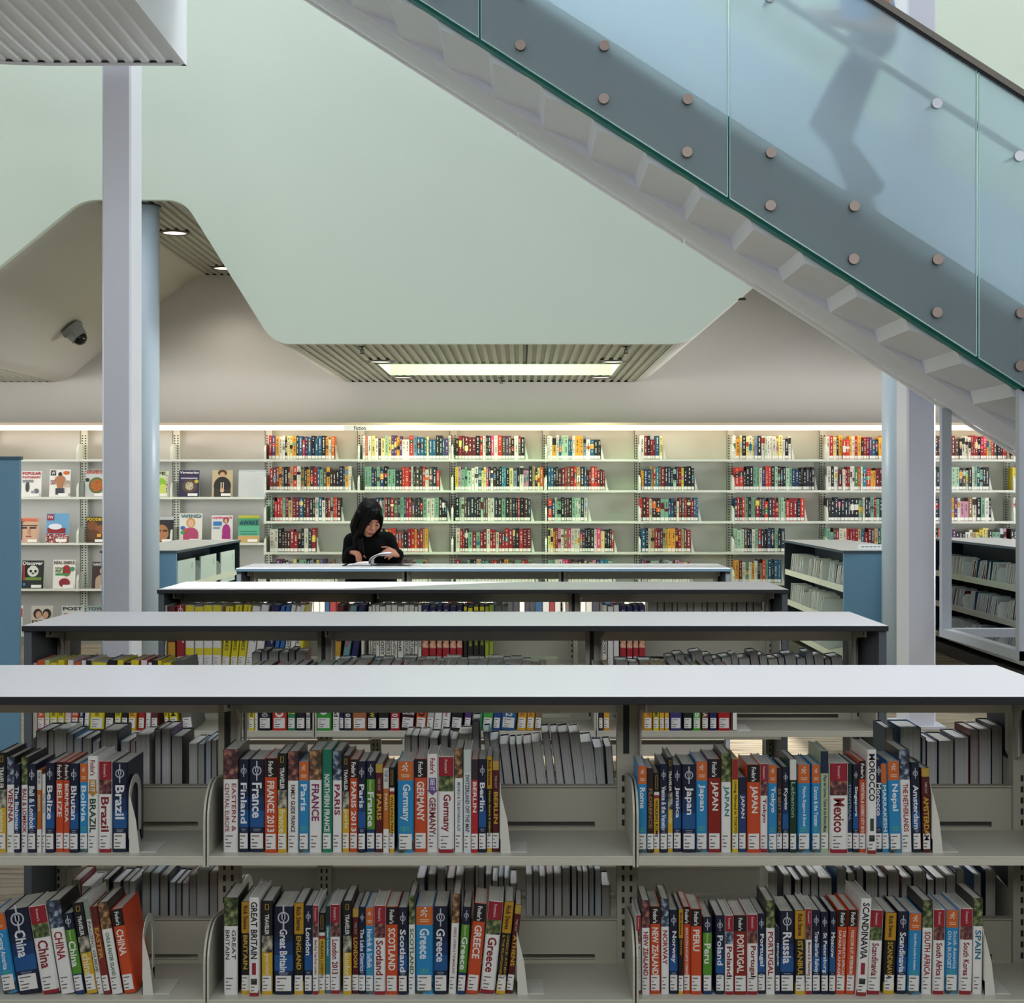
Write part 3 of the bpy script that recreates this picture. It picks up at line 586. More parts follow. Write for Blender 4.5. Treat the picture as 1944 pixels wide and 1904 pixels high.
for z in (.72, .44, .16):
    for b in range(3):
        if z == .44 and b == 0 or (z == .16 and b != 1): continue
        cases(2.51, -1, 11.41+b*L, L, z, 14, .80, TI*3+TB, f'{bn[b]} {rn[z]} of right blue-ended cabinet', 'disc cases in the right cabinet')
mc2 = media_case(3.87, 4.47, 10.0, 13.8, -1, 'media_cabinet', 'long white-topped disc cabinet at the far right behind the guard frame', nb=4)
L = (3.8-.06)/4; bn = ['nearest', 'second', 'third', 'farthest']
for z in (.72, .44, .16):
    for b in (1, 2, 3):
        cases(3.87, -1, 10.03+b*L, L, z, 14, .86, TI*3+TB, f'{bn[b]} {rn[z]} of far right cabinet', 'disc cases in the far right cabinet')
mc3 = media_case(-3.26, -2.68, 11.38, 13.95, 1, 'media_cabinet', 'low blue-ended disc cabinet with empty trays beside the left columns', ztop=1.045)
for b in range(3):   # tall translucent dividers with a round finger hole
    ya = 11.45+b*.83
    for z, h in ((.70, .26),):
        k = MB(); k.box(-2.695, -2.683, ya, ya+.62, z-.02, z+h); k.tube((-2.683, ya+.50, z+h-.06), (-2.680, ya+.50, z+h-.06), .03, n=18, m=1)
        k.build('bin_front', [mat('cfe0da', .25), mat('b4c6c0', .3)], mc3, off=mc3.location, bevel=.006)
t = thing('counter_sign', 'small white sign lying near the front of the right disc cabinet top', 'sign', (2.83, 11.75, 1.045))
k = MB(); k.prism([(-.02, 0), (.03, 0), (.0, .035)], 'x', -.12, .12); k.build('holder', mat('eef0ee', .4), t)
k = MB()
for j in range(6): k.box(-.10+.032*j, -.078+.032*j, -.013, -.0105, .011, .019)
k.build('lettering', mat('3a3e44', .5), t)
# tall blue end panel at the left edge
t = thing('tall_end_panel', 'tall blue bookcase end panel at the left edge of the view', 'bookcase', (-3.0, 7.5, 0))
MB().box(-3.5, -2.57, 7.5, 7.53, 0, 1.665).build('panel', M_blue, t, off=t.location)
MB().box(-3.51, -2.562, 7.495, 7.535, 1.665, 1.682).build('top_cap', mat('3f6076', .5), t, off=t.location)
MB().box(-3.5, -2.87, 7.53, 8.3, 0, 1.66).build('case_body', mat('54748a', .6), t, off=t.location)
# ------------------------------------------------------------------ double-sided shelving units with white counters
UC, BAY = -.2128, .9144
POSTX = [UC+BAY*(i-1.5) for i in range(4)]
M_met = mat('a8a393', .38, noise=.01, scale=5); M_metb = mat('b5b2a4', .35); M_end = mat('50565d', .5); M_lam = mat('dfe0e4', .32); M_blk = mat('16181c', .5)
Z1, Z2, Z3 = .725, .42, .115; ZC = 1.068
def shelving(yf, yb, label, M_met=M_met, edge=M_blk):
    ym = (yf+yb)/2; t = thing('shelving_unit', label, 'shelving', (UC, ym, 0)); o_ = t.location; x0, x1 = UC-1.40, UC+1.40
    ct = MB(); ct.box(x0, x1, yf, yb, ZC-.018, ZC, 0, mt=[1, None, 1, 1, 1, 1]); ct.build('countertop', [M_lam, edge], t, off=o_, bevel=.0015)
    for a in (x0+.003, x1-.028): MB().box(a, a+.025, yf+.015, yb-.015, 0, ZC-.018).build('end_panel', M_end, t, off=o_)
    for i, px in enumerate(POSTX):
        k = MB(); s_ = 1 if i < 3 else -1; a, b = (px-.024, px+.024)
        if i == 0: a, b = x0+.03, px+.03
        if i == 3: a, b = px-.03, x1-.03
        k.box(a, b, ym-.018, ym+.018, 0, ZC-.018)
        z = .10
        while z < .86:
            for xx in (px-.013, px+.005):
                k.box(xx, xx+.006, ym-.0186, ym-.018, z, z+.014, 1); k.box(xx, xx+.006, ym+.018, ym+.0186, z, z+.014, 1)
            z += .0254
        k.box(px-.010, px+.004, ym-.0187, ym-.018, .90, ZC-.03, 1)
        up = k.build('upright', [M_met, M_blk], t, off=o_)
        # little counter brackets hooked on the upright
        for s2 in (-1, 1):
            pr = [(ym+s2*.02, ZC-.02), (ym+s2*.20, ZC-.02), (ym+s2*.20, ZC-.045), (ym+s2*.06, ZC-.06), (ym+s2*.045, ZC-.09), (ym+s2*.045, ZC-.17), (ym+s2*.02, ZC-.18)]
            xo = px+(.024 if i == 0 else -.028 if i == 3 else .026)
            k = MB(); k.prism(pr, 'x', xo, xo+.004); k.tube((xo, ym+s2*.17, ZC-.033), (xo+.006, ym+s2*.17, ZC-.033), .008, n=10, m=1); k.build('counter_bracket', [M_metb, M_blk], up, off=o_)
    for b in range(3):
        a, c = POSTX[b]+.024, POSTX[b+1]-.024
        MB().box(a, c, ym-.006, ym+.006, .992, ZC-.018).build('top_rail', mat('d6d2c8', .4), t, off=o_)
        for z in (Z1, Z2, Z3):
            k = MB(); k.box(a, c, ym-.004, ym+.004, z+.016, z+.097); k.box(a, c, ym-.004, ym+.004, z-.012, z+.003)
            k.box(a, a+.03, ym-.004, ym+.004, z+.003, z+.016); k.box(c-.05, c, ym-.004, ym+.004, z+.003, z+.016)
            k.box(a, c, ym-.012, ym+.012, z+.097, z+.100); k.build('back_stop', M_met, t, off=o_)
            for s2, y_ in ((-1, yf+.022), (1, yb-.022)):
                xa, xb = POSTX[b]+.006, POSTX[b+1]-.006
                k = MB(); k.box(xa, xb, min(y_, ym+s2*.02), max(y_, ym+s2*.02), z-.006, z); k.box(xa, xb, min(y_, y_-s2*.012), max(y_, y_-s2*.012), z-.020, z-.006)
                sh = k.build('shelf', M_metb, t, off=o_, bevel=.0012)
                if z > .2:
                    h = .150; w_ = abs(ym-y_)
                    q = [(0, -.024)]+[(.0+.085*(1-math.cos(v)), h-.075+.075*math.sin(v)) for v in [j*math.pi/2/7 for j in range(8)]]+[(w_-.02, h-.018), (w_-.02, -.024)]
                    for xx in (POSTX[b]+.0015, POSTX[b+1]-.0065):
                        k = MB(); k.prism([(y_-s2*u_, z+v_) for u_, v_ in q], 'x', xx, xx+.005)
                        k.build('shelf_bracket', M_metb, sh, off=o_, bevel=.0015)
    MB().box(x0+.03, x1-.03, yf+.05, yb-.05, 0, .09).build('plinth', mat('4a4a46', .6), t, off=o_)
    return t
U = [(3.093, 3.659), (4.728, 5.29), (6.486, 7.05), (8.276, 8.84)]
shelving(*U[0], 'nearest shelving unit with white counter, travel guides on its shelves')
shelving(*U[1], 'second shelving unit from the front, white counter with black edge')
shelving(*U[2], 'third shelving unit from the front, its counter lit by a sun patch')
shelving(*U[3], 'farthest and narrowest-looking shelving unit, where the reading woman leans', M_met=mat('f0f0ec', .4), edge=mat('3d5566', .5))  # sunlight painted in: metal whiter than on the other units
# ------------------------------------------------------------------ books
NAVY, NAV2, BLU1, BLU2 = '0d1836', '0f2347', '12366e', '1559a0'
ORG, RGO, SKY, FRR, GRN = 'e04a1c', 'e4681e', '1a90d2', 'a8182a', '55a028'
WHT, YEL, DGY = 'f4f1ec', 'e6b41e', '17161a'
P_ = [('3a2c22', '6a4a34', 'b08a5a'), ('20242c', '3c4a60', '9aa4b0'), ('1c2418', '4a5a34', '8a8a5a'), ('2a1a1e', '5a3038', '9a6a50')]
def book(name, t, h, d, bands, loc, tex=None, lean=0, label='', group=None, cover='1c1e26', back=False, sticker=True, cat='book', pages='c9c6bd', flat=False, parent_rot=0):
    """spine towards -y (or fore-edge towards -y when back); bands: (from, to, material) as fractions of the height"""
    o = thing(name, label, cat, loc, (0, R(lean), parent_rot), group)
    if back:
        hw = t/2; k = MB(); k.box(-hw, -hw+.0012, 0, d, 0, h).box(hw-.0012, hw, 0, d, 0, h).box(-hw, hw, d-.002, d, 0, h)
        k.build('cover', mat(cover, .4), o); MB().box(-hw+.0012, hw-.0012, .0025 if h > .2 else .001, d-.002, .0015, h-.003).build('page_block', mat_pages(pages), o); return o
    hw = t/2; bu = min(.003, t*.09); k = MB(); ms = []
    arc = [(-hw, .0015), (-hw*.86, -bu*.55), (-hw*.45, -bu), (hw*.45, -bu), (hw*.86, -bu*.55), (hw, .0015)]
    for a, b, m in bands:
        if m not in ms: ms.append(m)
        i = ms.index(m)
        for p, q in zip(arc, arc[1:]): k.quad((p[0], p[1], a*h), (q[0], q[1], a*h), (q[0], q[1], b*h), (p[0], p[1], b*h), m=i)
    cm = mat(cover, .35); ms.append(cm); i = len(ms)-1
    k.box(-hw, -hw+.0013, .0015, d, 0, h, i).box(hw-.0013, hw, .0015, d, 0, h, i); k.box(-hw, hw, .001, .002, 0, h, i)
    k.build('cover', ms, o, fix=False)
    MB().box(-hw+.0013, hw-.0013, .002, d-.003, .001, h-.0025).build('page_block', mat_pages(pages), o)
    yy = -bu-.0004
    if sticker:
        w_ = t*.80 if t > .014 else t*.94; k = MB(); k.box(-w_/2, w_/2, yy, -bu+.0002, .008, .041, 0)
        for j in range(4):
            l_ = w_*[.62, .2, .5, .42][j]; k.box(-w_*.42, -w_*.42+l_, yy-.0002, yy, .034-.0075*j, .0363-.0075*j, 1)
        k.build('call_label', [mat('cfccc8', .5), mat('55534f')], o)
    if tex:
        k = MB(); ms = []
        for a, b, s_, c, fr in tex:    # from, to (fractions, top to bottom), text, colour, share of the thickness
            m = mat(dim(c), .4)
            if m not in ms: ms.append(m)
            i = ms.index(m); W = (b-a)*h; H = t*fr
            off_ = 0
            if isinstance(s_, tuple): s_, off_ = s_
            if s_ == '@logo':      # ring with a bar through it
                r_ = H*.42; zc = h*(1-(a+b)/2); n = 16
                for j in range(n):
                    p, q = 2*math.pi*j/n, 2*math.pi*(j+1)/n
                    k.quad((r_*math.cos(p), yy, zc+r_*math.sin(p)), (r_*math.cos(q), yy, zc+r_*math.sin(q)), (.78*r_*math.cos(q), yy, zc+.78*r_*math.sin(q)), (.78*r_*math.cos(p), yy, zc+.78*r_*math.sin(p)), m=i)
                k.box(-r_*.13, r_*.13, yy-.0002, yy, zc-r_*2.1, zc+r_*2.1, i); k.box(-r_*.34, r_*.34, yy-.0002, yy, zc-r_*.3, zc+r_*.6, i)
            elif s_ == '@run':     # running figure
                zc = h*(1-(a+b)/2); q = H*.5
                k.tube((q*.15, yy, zc+q*.95), (q*.15, yy-.0003, zc+q*.95), q*.2, n=10, m=i)
                for p0, p1 in (((.1, .7), (-.1, .1)), ((-.1, .1), (.35, -.25)), ((.35, -.25), (.15, -.7)), ((-.1, .1), (-.35, -.4)), ((-.35, -.4), (-.75, -.35)), ((.1, .55), (.55, .3)), ((.1, .6), (-.45, .45)), ((-.45, .45), (-.55, .1))):
                    A = Vector((p0[0]*q, 0, zc+p0[1]*q)); B = Vector((p1[0]*q, 0, zc+p1[1]*q)); n_ = (B-A).normalized(); w = Vector((-n_.z, 0, n_.x))*q*.11
                    k.quad(*[(v.x, yy, v.z) for v in (A-w, B-w, B+w, A+w)], m=i)
            elif s_ == '@box':
                k.box(-H/2, H/2, yy-.0001, yy, h*(1-b), h*(1-a), i)
            elif s_ == '@frame':
                za, zb = h*(1-b), h*(1-a); q = H*.14
                k.box(-H/2, -H/2+q, yy, yy+.0001, za, zb, i).box(H/2-q, H/2, yy, yy+.0001, za, zb, i).box(-H/2, H/2, yy, yy+.0001, za, za+q, i).box(-H/2, H/2, yy, yy+.0001, zb-q, zb, i)
            elif s_ == '@arrow':
                za, zb = h*(1-b), h*(1-a); q = H/2; zt = za+q*1.1
                k.quad((-q*.75, yy+.0001, zt), (q*.75, yy+.0001, zt), (q*.75, yy+.0001, zb), (-q*.75, yy+.0001, zb), m=i); k.quad((-q*1.1, yy+.0001, zt), (0, yy+.0001, za), (q*1.1, yy+.0001, zt), m=i)
            elif s_ == '@flat':    # read across the spine
                k.text(s_, (0, 0, 0), (1, 0, 0), (0, 0, 1), .01, .01, i)
            elif s_.startswith('-'):
                k.text(s_[1:], (-H/2, yy, h*(1-b)), (1, 0, 0), (0, 0, 1), H, W, i, bold=.01, stretch=1.3)
            else:
                k.text(s_, (-H/2+off_*t, yy, h*(1-a)), (0, 0, -1), (1, 0, 0), W, H, i, bold=.025 if fr > .4 else .01, stretch=2.0, align='l')
        k.build('lettering', ms, o, fix=False)
    return o
def dim(c, k=.86):
    v = [int(c[i:i+2], 16) for i in (0, 2, 4)]; g_ = sum(v)/3
    return ''.join('%02x' % int((x*.86+g_*.14)*k) for x in v)
G = lambda c, r=.38: mat(dim(c), r)
def style(st, title, t, h, tc=None):
    """spine design -> bands, lettering, cover colour, words for the label"""
    wide = t > .022; T = title
    n = len(T.split('|')[0]); end = min(.80, .24+.045*n+.03)
    def tt(a, b, c, fr):
        ls = T.split('|')
        if len(ls) == 1: return [(a, b, T, c, fr)]
        return [(a, b, (ls[0], .22), c, fr*.48), (a, b, (ls[1], -.22), c, fr*.48)]
    if st == 'LP':
        bands = [(0, .22, G(NAVY)), (.22, .27, G(NAV2)), (.27, .45, G(BLU2)), (.45, .60, G(BLU1)), (.60, .68, G(NAV2)), (.68, 1, G(NAVY))]
        return bands, [(.02, .22, '@logo', 'c8ccd8', .72)]+tt(.25, min(.74, .27+.06*n*(1 if t > .018 else .8)), 'eef0f4', .62)+[(.745, .755, '@box', '8a94b0', .5), (.765, .773, '@box', '8a94b0', .4)], NAVY, 'navy and blue guidebook'
    if st == 'LPG':
        bands = [(0, .25, G(BLU1)), (.25, .80, G(GRN)), (.80, 1, G(NAVY))]
        return bands, [(.02, .17, '@logo', 'c8ccd8', .7), (.21, .33, 'Discover', 'e8e4a0', .3)]+tt(.34, min(.75, .36+.06*n), 'f4f4ee', .7), NAVY, 'green-spined guidebook'
    if st in ('FO', 'FOD'):
        bands = [(0, .80, G(ORG if st == 'FO' else '9a1c12')), (.80, 1, G('14141a'))]
        return bands, [(.03, .19, "Fodor's", 'f2f0ee', .58)]+tt(.24, min(.78, .26+.058*n), 'f6eee6', .60), ORG if st == 'FO' else '8c1c18', ('orange' if st == 'FO' else 'dark red')+' black-topped guidebook'
    if st == 'EW':
        ph_ = mat_photo(*P_[hash_(title) % 4], scale=70)
        return [(0, .71, G(WHT)), (.71, 1, ph_)], tt(.33, min(.80, .36+.055*n), tc or 'a8242e', .60), '2a2420', 'tall white picture-topped guidebook'
    if st == 'RG':
        return [(0, .20, mat_photo('2a2620', '4a5a50', '1a90d2', 90)), (.20, .79, G(SKY)), (.79, 1, G(RGO))], [(.02, .13, '@run', 'fbe8dc', .62), (.145, .155, '@box', 'f0c8a8', .55), (.165, .175, '@box', 'f0c8a8', .5)]+tt(.25, min(.70, .27+.055*n), 'e8f2fa', .62)+[(.71, .735, '-NEW', '58c890', .6), (.74, .765, '-NEW', '58c890', .6)], SKY, 'bright blue orange-topped guidebook'
    if st == 'FR':
        return [(0, .045, G(FRR)), (.045, .64, G(WHT)), (.64, .80, mat_photo(*P_[(hash_(title)+1) % 4], scale=80)), (.80, 1, G(FRR))], [(.03, .17, "Frommer's", 'f0d8d4', .34)]+tt(.39, min(.78, .40+.062*n), '941f2c', .62), WHT, 'white red-topped guidebook'
    if st == 'NG':
        return [(0, .45, G(YEL)), (.45, .63, mat_photo('2a2620', '6a6a60', 'b0a890', 80)), (.63, 1, G(DGY))], [(.03, .09, '@frame', 'e0b020', .35), (.14, .36, 'TRAVELER', 'f0eee8', .5)]+tt(.56, min(.80, .58+.045*n), 'f0e8b8', .66), DGY, 'black and yellow guidebook'
    if st == 'NW':
        return [(0, .68, G(YEL)), (.68, .72, G('a02a28')), (.72, .76, G('e8e6e0')), (.76, 1, G(DGY))], [(.03, .2, '@frame', 'e0b020', .4)]+tt(.34, .80, '2a2010', .5), DGY, 'thin yellow walking guide'
    if st == 'RS':
        return [(0, .14, G(YEL)), (.14, .66, G('15171c')), (.66, 1, G('cf9418'))], [(.04, .30, 'Rick Steves', '2a1a10', .5)]+tt(.36, min(.82, .38+.05*n), 'd8a82a', .48), '15171c', 'black guidebook with ochre top'
    if st == 'TW':
        return [(0, .9, G('5c1216')), (.9, 1, G('c8a03a'))], [(.16, .30, 'TIME OUT', 'c8b8b0', .3)]+tt(.34, min(.86, .36+.055*n), 'e0b02a', .62), '4a1014', 'maroon guidebook with gold title'
    if st == 'SI':
        return [(0, 1, G(WHT))], [(.04, .20, "Fodor's", 'a8242e', .5), (.24, .42, '@arrow', tc or '8a5a8a', .95), (.25, .37, 'SEE IT', 'f4f0ea', .45)]+tt(.44, min(.82, .46+.055*n), {'c8862a': '1f4a2c'}.get(tc, '8a2430'), .62), WHT, 'white guidebook with arrow on spine'
    if st == 'WB':
        return [(0, .06, G('a02a28')), (.06, 1, G(WHT))], tt(.04, min(.62, .06+.062*n), '1c1c20', .66)+[(.66, .78, '@box', tc or 'a8242e', .4), (.82, .88, '@box', '2a2c30', .6)], WHT, 'tall white title-topped guidebook'
    if st == 'T10':
        return [(0, .28, G(WHT)), (.28, .76, G('cc6a24')), (.76, 1, G('dcd8d0'))], [(.02, .16, 'TOP 10', '2a6a8a', .6)]+tt(.30, .5, 'f0d8b0', .5), 'cc6a24', 'thin orange guide'
    a, b, c = (tc or 'e8e4dc/2a2c34/f0ece4').split('/')    # main / top / lettering
    return [(0, .78, G(a)), (.78, 1, G(b))], tt(.24, min(.80, .27+.055*n), c, .56), a, {'0c3a26': 'dark green', '1d8a6a': 'green', '2a7a8c': 'teal', '3a1a1a': 'dark brown', '15324f': 'navy', 'c8222a': 'red', 'e8c81e': 'yellow and red', 'b8c8a0': 'pale green', 'dfe6ea': 'pale blue-white', '8c2a22': 'red-brown', '1c3c78': 'dark blue', 'e8e6dc': 'white', '2a8fc0': 'blue', '123048': 'dark blue'}.get(a, 'plain')+' guidebook'
def hash_(s): return sum(ord(c)*(i+3) for i, c in enumerate(s))
# shelf data: (title, design, left, right, top[, lean, colours]) measured on the photograph in the plane of the spines
UL = [('vienna', 'NG', -6, 12, 1429), ('VIENNA', 'EW', 12.5, 28, 1437), ('The Bahamas', 'LP', 27.5, 39, 1450), ('BALI & LOMBOK', 'EW', 39.5, 52.5, 1438), ('Bali & Lombok', 'LP', 53, 69.5, 1450), ('BARBADOS', 'T10', 70, 79, 1462), ('The Wild', 'X', 80, 86.5, 1470, 0, 'e8e6dc/e8e6dc/8a9aa0'), ('Belize', 'LP', 87, 104, 1448), ('BELIZE', 'FO', 105, 120, 1447), ('BERMUDA', 'FO', 120.5, 132, 1447), ('Bhutan', 'LP', 132.5, 150, 1449), ('Bolivia', 'RG', 151, 167, 1449), ('BRAZIL', 'SI', 167.5, 187, 1435, 0, 'c8862a'), ('Brazil', 'FR', 187.5, 212, 1445), ('Brazil', 'LP', 213, 241.5, 1448)]
UM = [('EASTERN &|CENTRAL EUROPE', 'EW', 423, 452, 1423), ('Finland', 'LP', 453, 472, 1442), ('France', 'LP', 472.5, 502.5, 1442), ('FRANCE 2013', 'FO', 503, 526.5, 1439), ('france', 'NG', 527, 545, 1430), ('FAMILY GUIDE FRANCE', 'EW', 546, 567, 1426, 0, '1c1c22'), ('Paris', 'RG', 567.5, 586.5, 1445), ('FRANCE', 'EW', 587, 611, 1424, 0, '8a1f5c'), ('NORTHERN FRANCE', 'X', 611.5, 630, 1423, 0, '1d8a6a/157a5c/f0eee8'), ('PARIS', 'EW', 631, 649, 1426, 0, '9a1f4a'), ('paris', 'NG', 649.5, 663, 1435), ('PARIS 2013', 'FO', 663.5, 679, 1442), ('Paris', 'LP', 679.5, 694.5, 1445), ('France', 'LPG', 695, 712, 1445), ('PARIS', 'TW', 712.5, 727, 1450), ('PARIS', 'T10', 727.5, 738.5, 1458), ('WALKING PARIS', 'NW', 739, 749, 1457), ('Germany', 'RG', 755, 785.5, 1444), ('GERMANY', 'FO', 786, 810.5, 1441), ('GERMANY', 'SI', 811, 831, 1432, 0, '6a4a9a'), ('Germany', 'FR', 832, 862, 1436), ('MUNICH & THE BAVARIAN ALPS', 'EW', 863, 879, 1420, 0, '4a7aa0'), ('SWITZERLAND OFF THE MAP', 'X', 880, 894.5, 1423, 0, 'dfe6ea/cfd8d0/4a5a5c'), ('BERLIN', 'X', 895, 907.5, 1441, 0, 'c8222a/2a2c34/f0ece4'), ('Berlin', 'LP', 908, 923.5, 1441), ('Munich, Bavaria & Salzburg', 'RS', 924, 934.5, 1436), ('BERLIN', 'TW', 935, 947.5, 1445)]
UR = [('Rome', 'RG', 1211, 1228, 1453), ('FLORENCE', 'X', 1228.5, 1240.5, 1458, 0, '3a1a1a/2a1614/a87a4a'), ('WALKING ROME', 'NW', 1241, 1252, 1467), ('Venice & the Veneto', 'LP', 1252.5, 1267, 1450), ('sicily', 'NG', 1267.5, 1277.5, 1438), ('Jamaica', 'LP', 1278, 1294, 1453), ('Japan', 'LP', 1294.5, 1321, 1451), ('Japan', 'RG', 1321.5, 1343, 1445), ('JAPAN', 'FOD', 1343.5, 1368.5, 1441), ('JAPAN', 'EW', 1369, 1388, 1430, 0, '1f8a94'), ('Living Abroad in TOKYO', 'X', 1390, 1401.5, 1441, 0, 'e8c81e/a8242e/3a2010'), ('JAPAN', 'X', 1402, 1417, 1476, 0, '1c3c78/14203f/f0ece4'), ('JAPAN', 'FO', 1418, 1443, 1451), ('Tokyo', 'FR', 1443.5, 1457.5, 1450), ('Tokyo', 'RG', 1458, 1474.5, 1451), ('25 BEST TOKYO', 'X', 1475, 1484.5, 1458, 0, '3a1a1a/2a1614/a87a4a'), ('Kyoto', 'LP', 1485, 1498, 1456), ('Lebanon', 'X', 1498.5, 1512, 1441, 0, '0c3a26/e4e2da/8ab09a'), ('Malaysia, Singapore & Brunei', 'RG', 1514, 1538, 1451), ('Cancun & the Yucatan', 'RG', 1541, 1557, 1451), ('Playa del Carmen, Tulum & the Riviera Maya', 'X', 1558, 1573.5, 1426, 0, 'b8c8a0/1a2a48/2a3a30'), ('Mexico', 'FR', 1574.5, 1609, 1448), ('MONTREAL', 'X', 1609.5, 1618.5, 1450, 0, '15324f/0c2a20/8a9aa8'), ('Singapore', 'LP', 1619, 1630.5, 1451), ('MONTREAL & QUEBEC CITY 2013', 'FO', 1631, 1643, 1444), ('MOROCCO', 'WB', 1643.5, 1661, 1421, 0, '3a4a3a'), ('Morocco', 'LP', 1661.5, 1675, 1442), ('MARRAKESH', 'X', 1675.5, 1687.5, 1450, -1.5, '2a8fc0/d86a2c/e8f0f4'), ('Nepal', 'RG', 1688, 1711, 1444, -1.5), ('THE NETHERLANDS', 'EW', 1711.5, 1732, 1424, -1.5), ('Amsterdam', 'LP', 1732.5, 1749, 1447, -1.5), ('AMSTERDAM', 'TW', 1751, 1767, 1458, -1)]
LL = [('Central America', 'RG', 6, 34, 1736, -9.5), ('China', 'LP', 36, 80, 1728, -9.5), ('China', 'FR', 81, 114, 1722, -9.5), ('CHINA', 'EW', 116, 143, 1712, -9.5), ('China', 'LPG', 144, 163, 1735, -9.5), ('china', 'NG', 164, 186, 1716, -9.5), ('PACIFIC GUIDE', 'X', 187, 197, 1706, -9.5, 'e8e6dc/8a9a8a/6a6a60'), ('EASTER', 'X', 198, 212, 1722, -9.5, '8c2a22/6a1f1c/d8a83a'), ('CHILE & EASTER ISLAND', 'EW', 213, 234, 1714, -9.5, '2a7a4a'), ('CHINA', 'FO', 235, 258, 1728, -9.5)]
LM = [('GREAT|BRITAIN', 'EW', 425, 452, 1704, 0, '3a3230'), ('BRITAIN', 'RS', 457.5, 474.5, 1712), ('GREAT BRITAIN', 'WB', 475, 494, 1701), ('great britain', 'NG', 496.5, 518, 1710), ('Great Britain', 'LP', 520, 557.5, 1721), ('ENGLAND', 'RS', 558, 577, 1714), ('London', 'LP', 577.5, 593.5, 1719), ('Best Day Trips from London', 'FR', 594, 604.5, 1718), ('WALKING LONDON', 'NW', 605, 617, 1734), ('Open London', 'X', 617.5, 626, 1721, 0, '2a7a8c/1c2c34/d8ecf0'), ('London 2013', 'FR', 626.5, 645, 1718), ('london', 'NG', 651, 668, 1710), ('LONDON', 'TW', 668.5, 681, 1725), ('The Lake District', 'LP', 681.5, 693.5, 1722), ('Norfolk & Suffolk', 'RG', 694, 709.5, 1722), ('Scotland', 'FR', 710, 732, 1718), ('SCOTLAND', 'FO', 732.5, 755.5, 1721), ('Scotland', 'LP', 756, 774, 1722), ('SCOTLAND', 'EW', 775.5, 788, 1701, 0, '3a7a4a'), ('Greece', 'RG', 789, 822.5, 1721), ('Greece', 'LP', 823, 850, 1721), ('GREECE, ATHENS & THE MAINLAND', 'EW', 851, 866, 1698, 2.5, 'a06a7a'), ('Greece', 'LPG', 867, 883, 1722, 4), ('GREECE', 'FO', 884, 908, 1716, 5.5), ('Greece', 'FR', 911, 939, 1713, 5.5), ('GREECE: ATHENS|& THE PELOPONNESE', 'RS', 941, 959.5, 1712, 5.5), ('ATHENS', 'TW', 960.5, 973, 1719, 6)]
LR = [('Your best cruise', 'FR', 1208, 1217, 1738), ('NEW ZEALAND', 'EW', 1218, 1233.5, 1709), ('NEW ZEALAND', 'FO', 1234, 1254, 1721), ('NORWAY', 'EW', 1255, 1270.5, 1707), ('Norway', 'LP', 1271, 1287.5, 1728), ('Norway', 'RS', 1288, 1297, 1725), ('NOVA SCOTIA & ATLANTIC CANADA', 'FO', 1297.5, 1310.5, 1722), ('PERU', 'FO', 1311, 1332, 1725), ('Peru', 'LPG', 1334, 1352, 1741), ('Poland', 'LP', 1358, 1375.5, 1738), ('Poland', 'FR', 1376, 1392, 1737), ('PORTUGAL', 'FOD', 1392.5, 1417.5, 1737), ('Portugal', 'FR', 1418, 1438, 1735), ('Portugal', 'LP', 1438.5, 1453.5, 1735), ('PORTUGAL', 'EW', 1454, 1471.5, 1710), ('REYKJAVIK', 'X', 1472, 1480, 1759, 0, '123048/14203f/e8f0f4'), ('Russia', 'LP', 1480.5, 1508, 1730), ('ISTANBUL', 'RS', 1508.5, 1529, 1728), ('Moscow & St. Petersburg', 'FR', 1529.5, 1541, 1725), ('Trans-Siberian Railway', 'LP', 1541.5, 1557.5, 1728), ('St Petersburg', 'LP', 1558, 1572.5, 1731), ('Moscow', 'LP', 1573, 1585, 1730, 1), ('THE COMPLETE AFRICAN|SAFARI PLANNER', 'FO', 1585.5, 1604, 1728, 2), ('MOSCOW & ST. PETERSBURG', 'FO', 1604.5, 1621.5, 1727, 2.5), ('SCANDINAVIA', 'WB', 1622.5, 1642.5, 1704, 3.2), ('Scandinavia', 'FR', 1644.5, 1670, 1728, 2.6), ('SCANDINAVIA', 'RS', 1676, 1698, 1733, 2), ('Scandinavia', 'LP', 1701, 1720, 1731, 1.8), ('South Africa, Lesotho & Swaziland', 'RG', 1721.5, 1745, 1733, 1.8), ('SOUTH AFRICA', 'EW', 1749, 1768.5, 1710, 1), ('South Africa', 'FR', 1770, 1792, 1727, 1), ('South America|ON A BUDGET', 'RG', 1794, 1818, 1728, 1.2), ('South Korea', 'FR', 1820, 1844, 1725, 1.2), ('SPAIN', 'EW', 1846, 1865, 1706, .8, '1f7a9a')]
DSP = 3.15
random.seed(3)
def words_cut(s, n):
    w_ = s.replace('|', ' ').replace(',', '').replace(':', '').split(); return ' '.join(w_[:n])
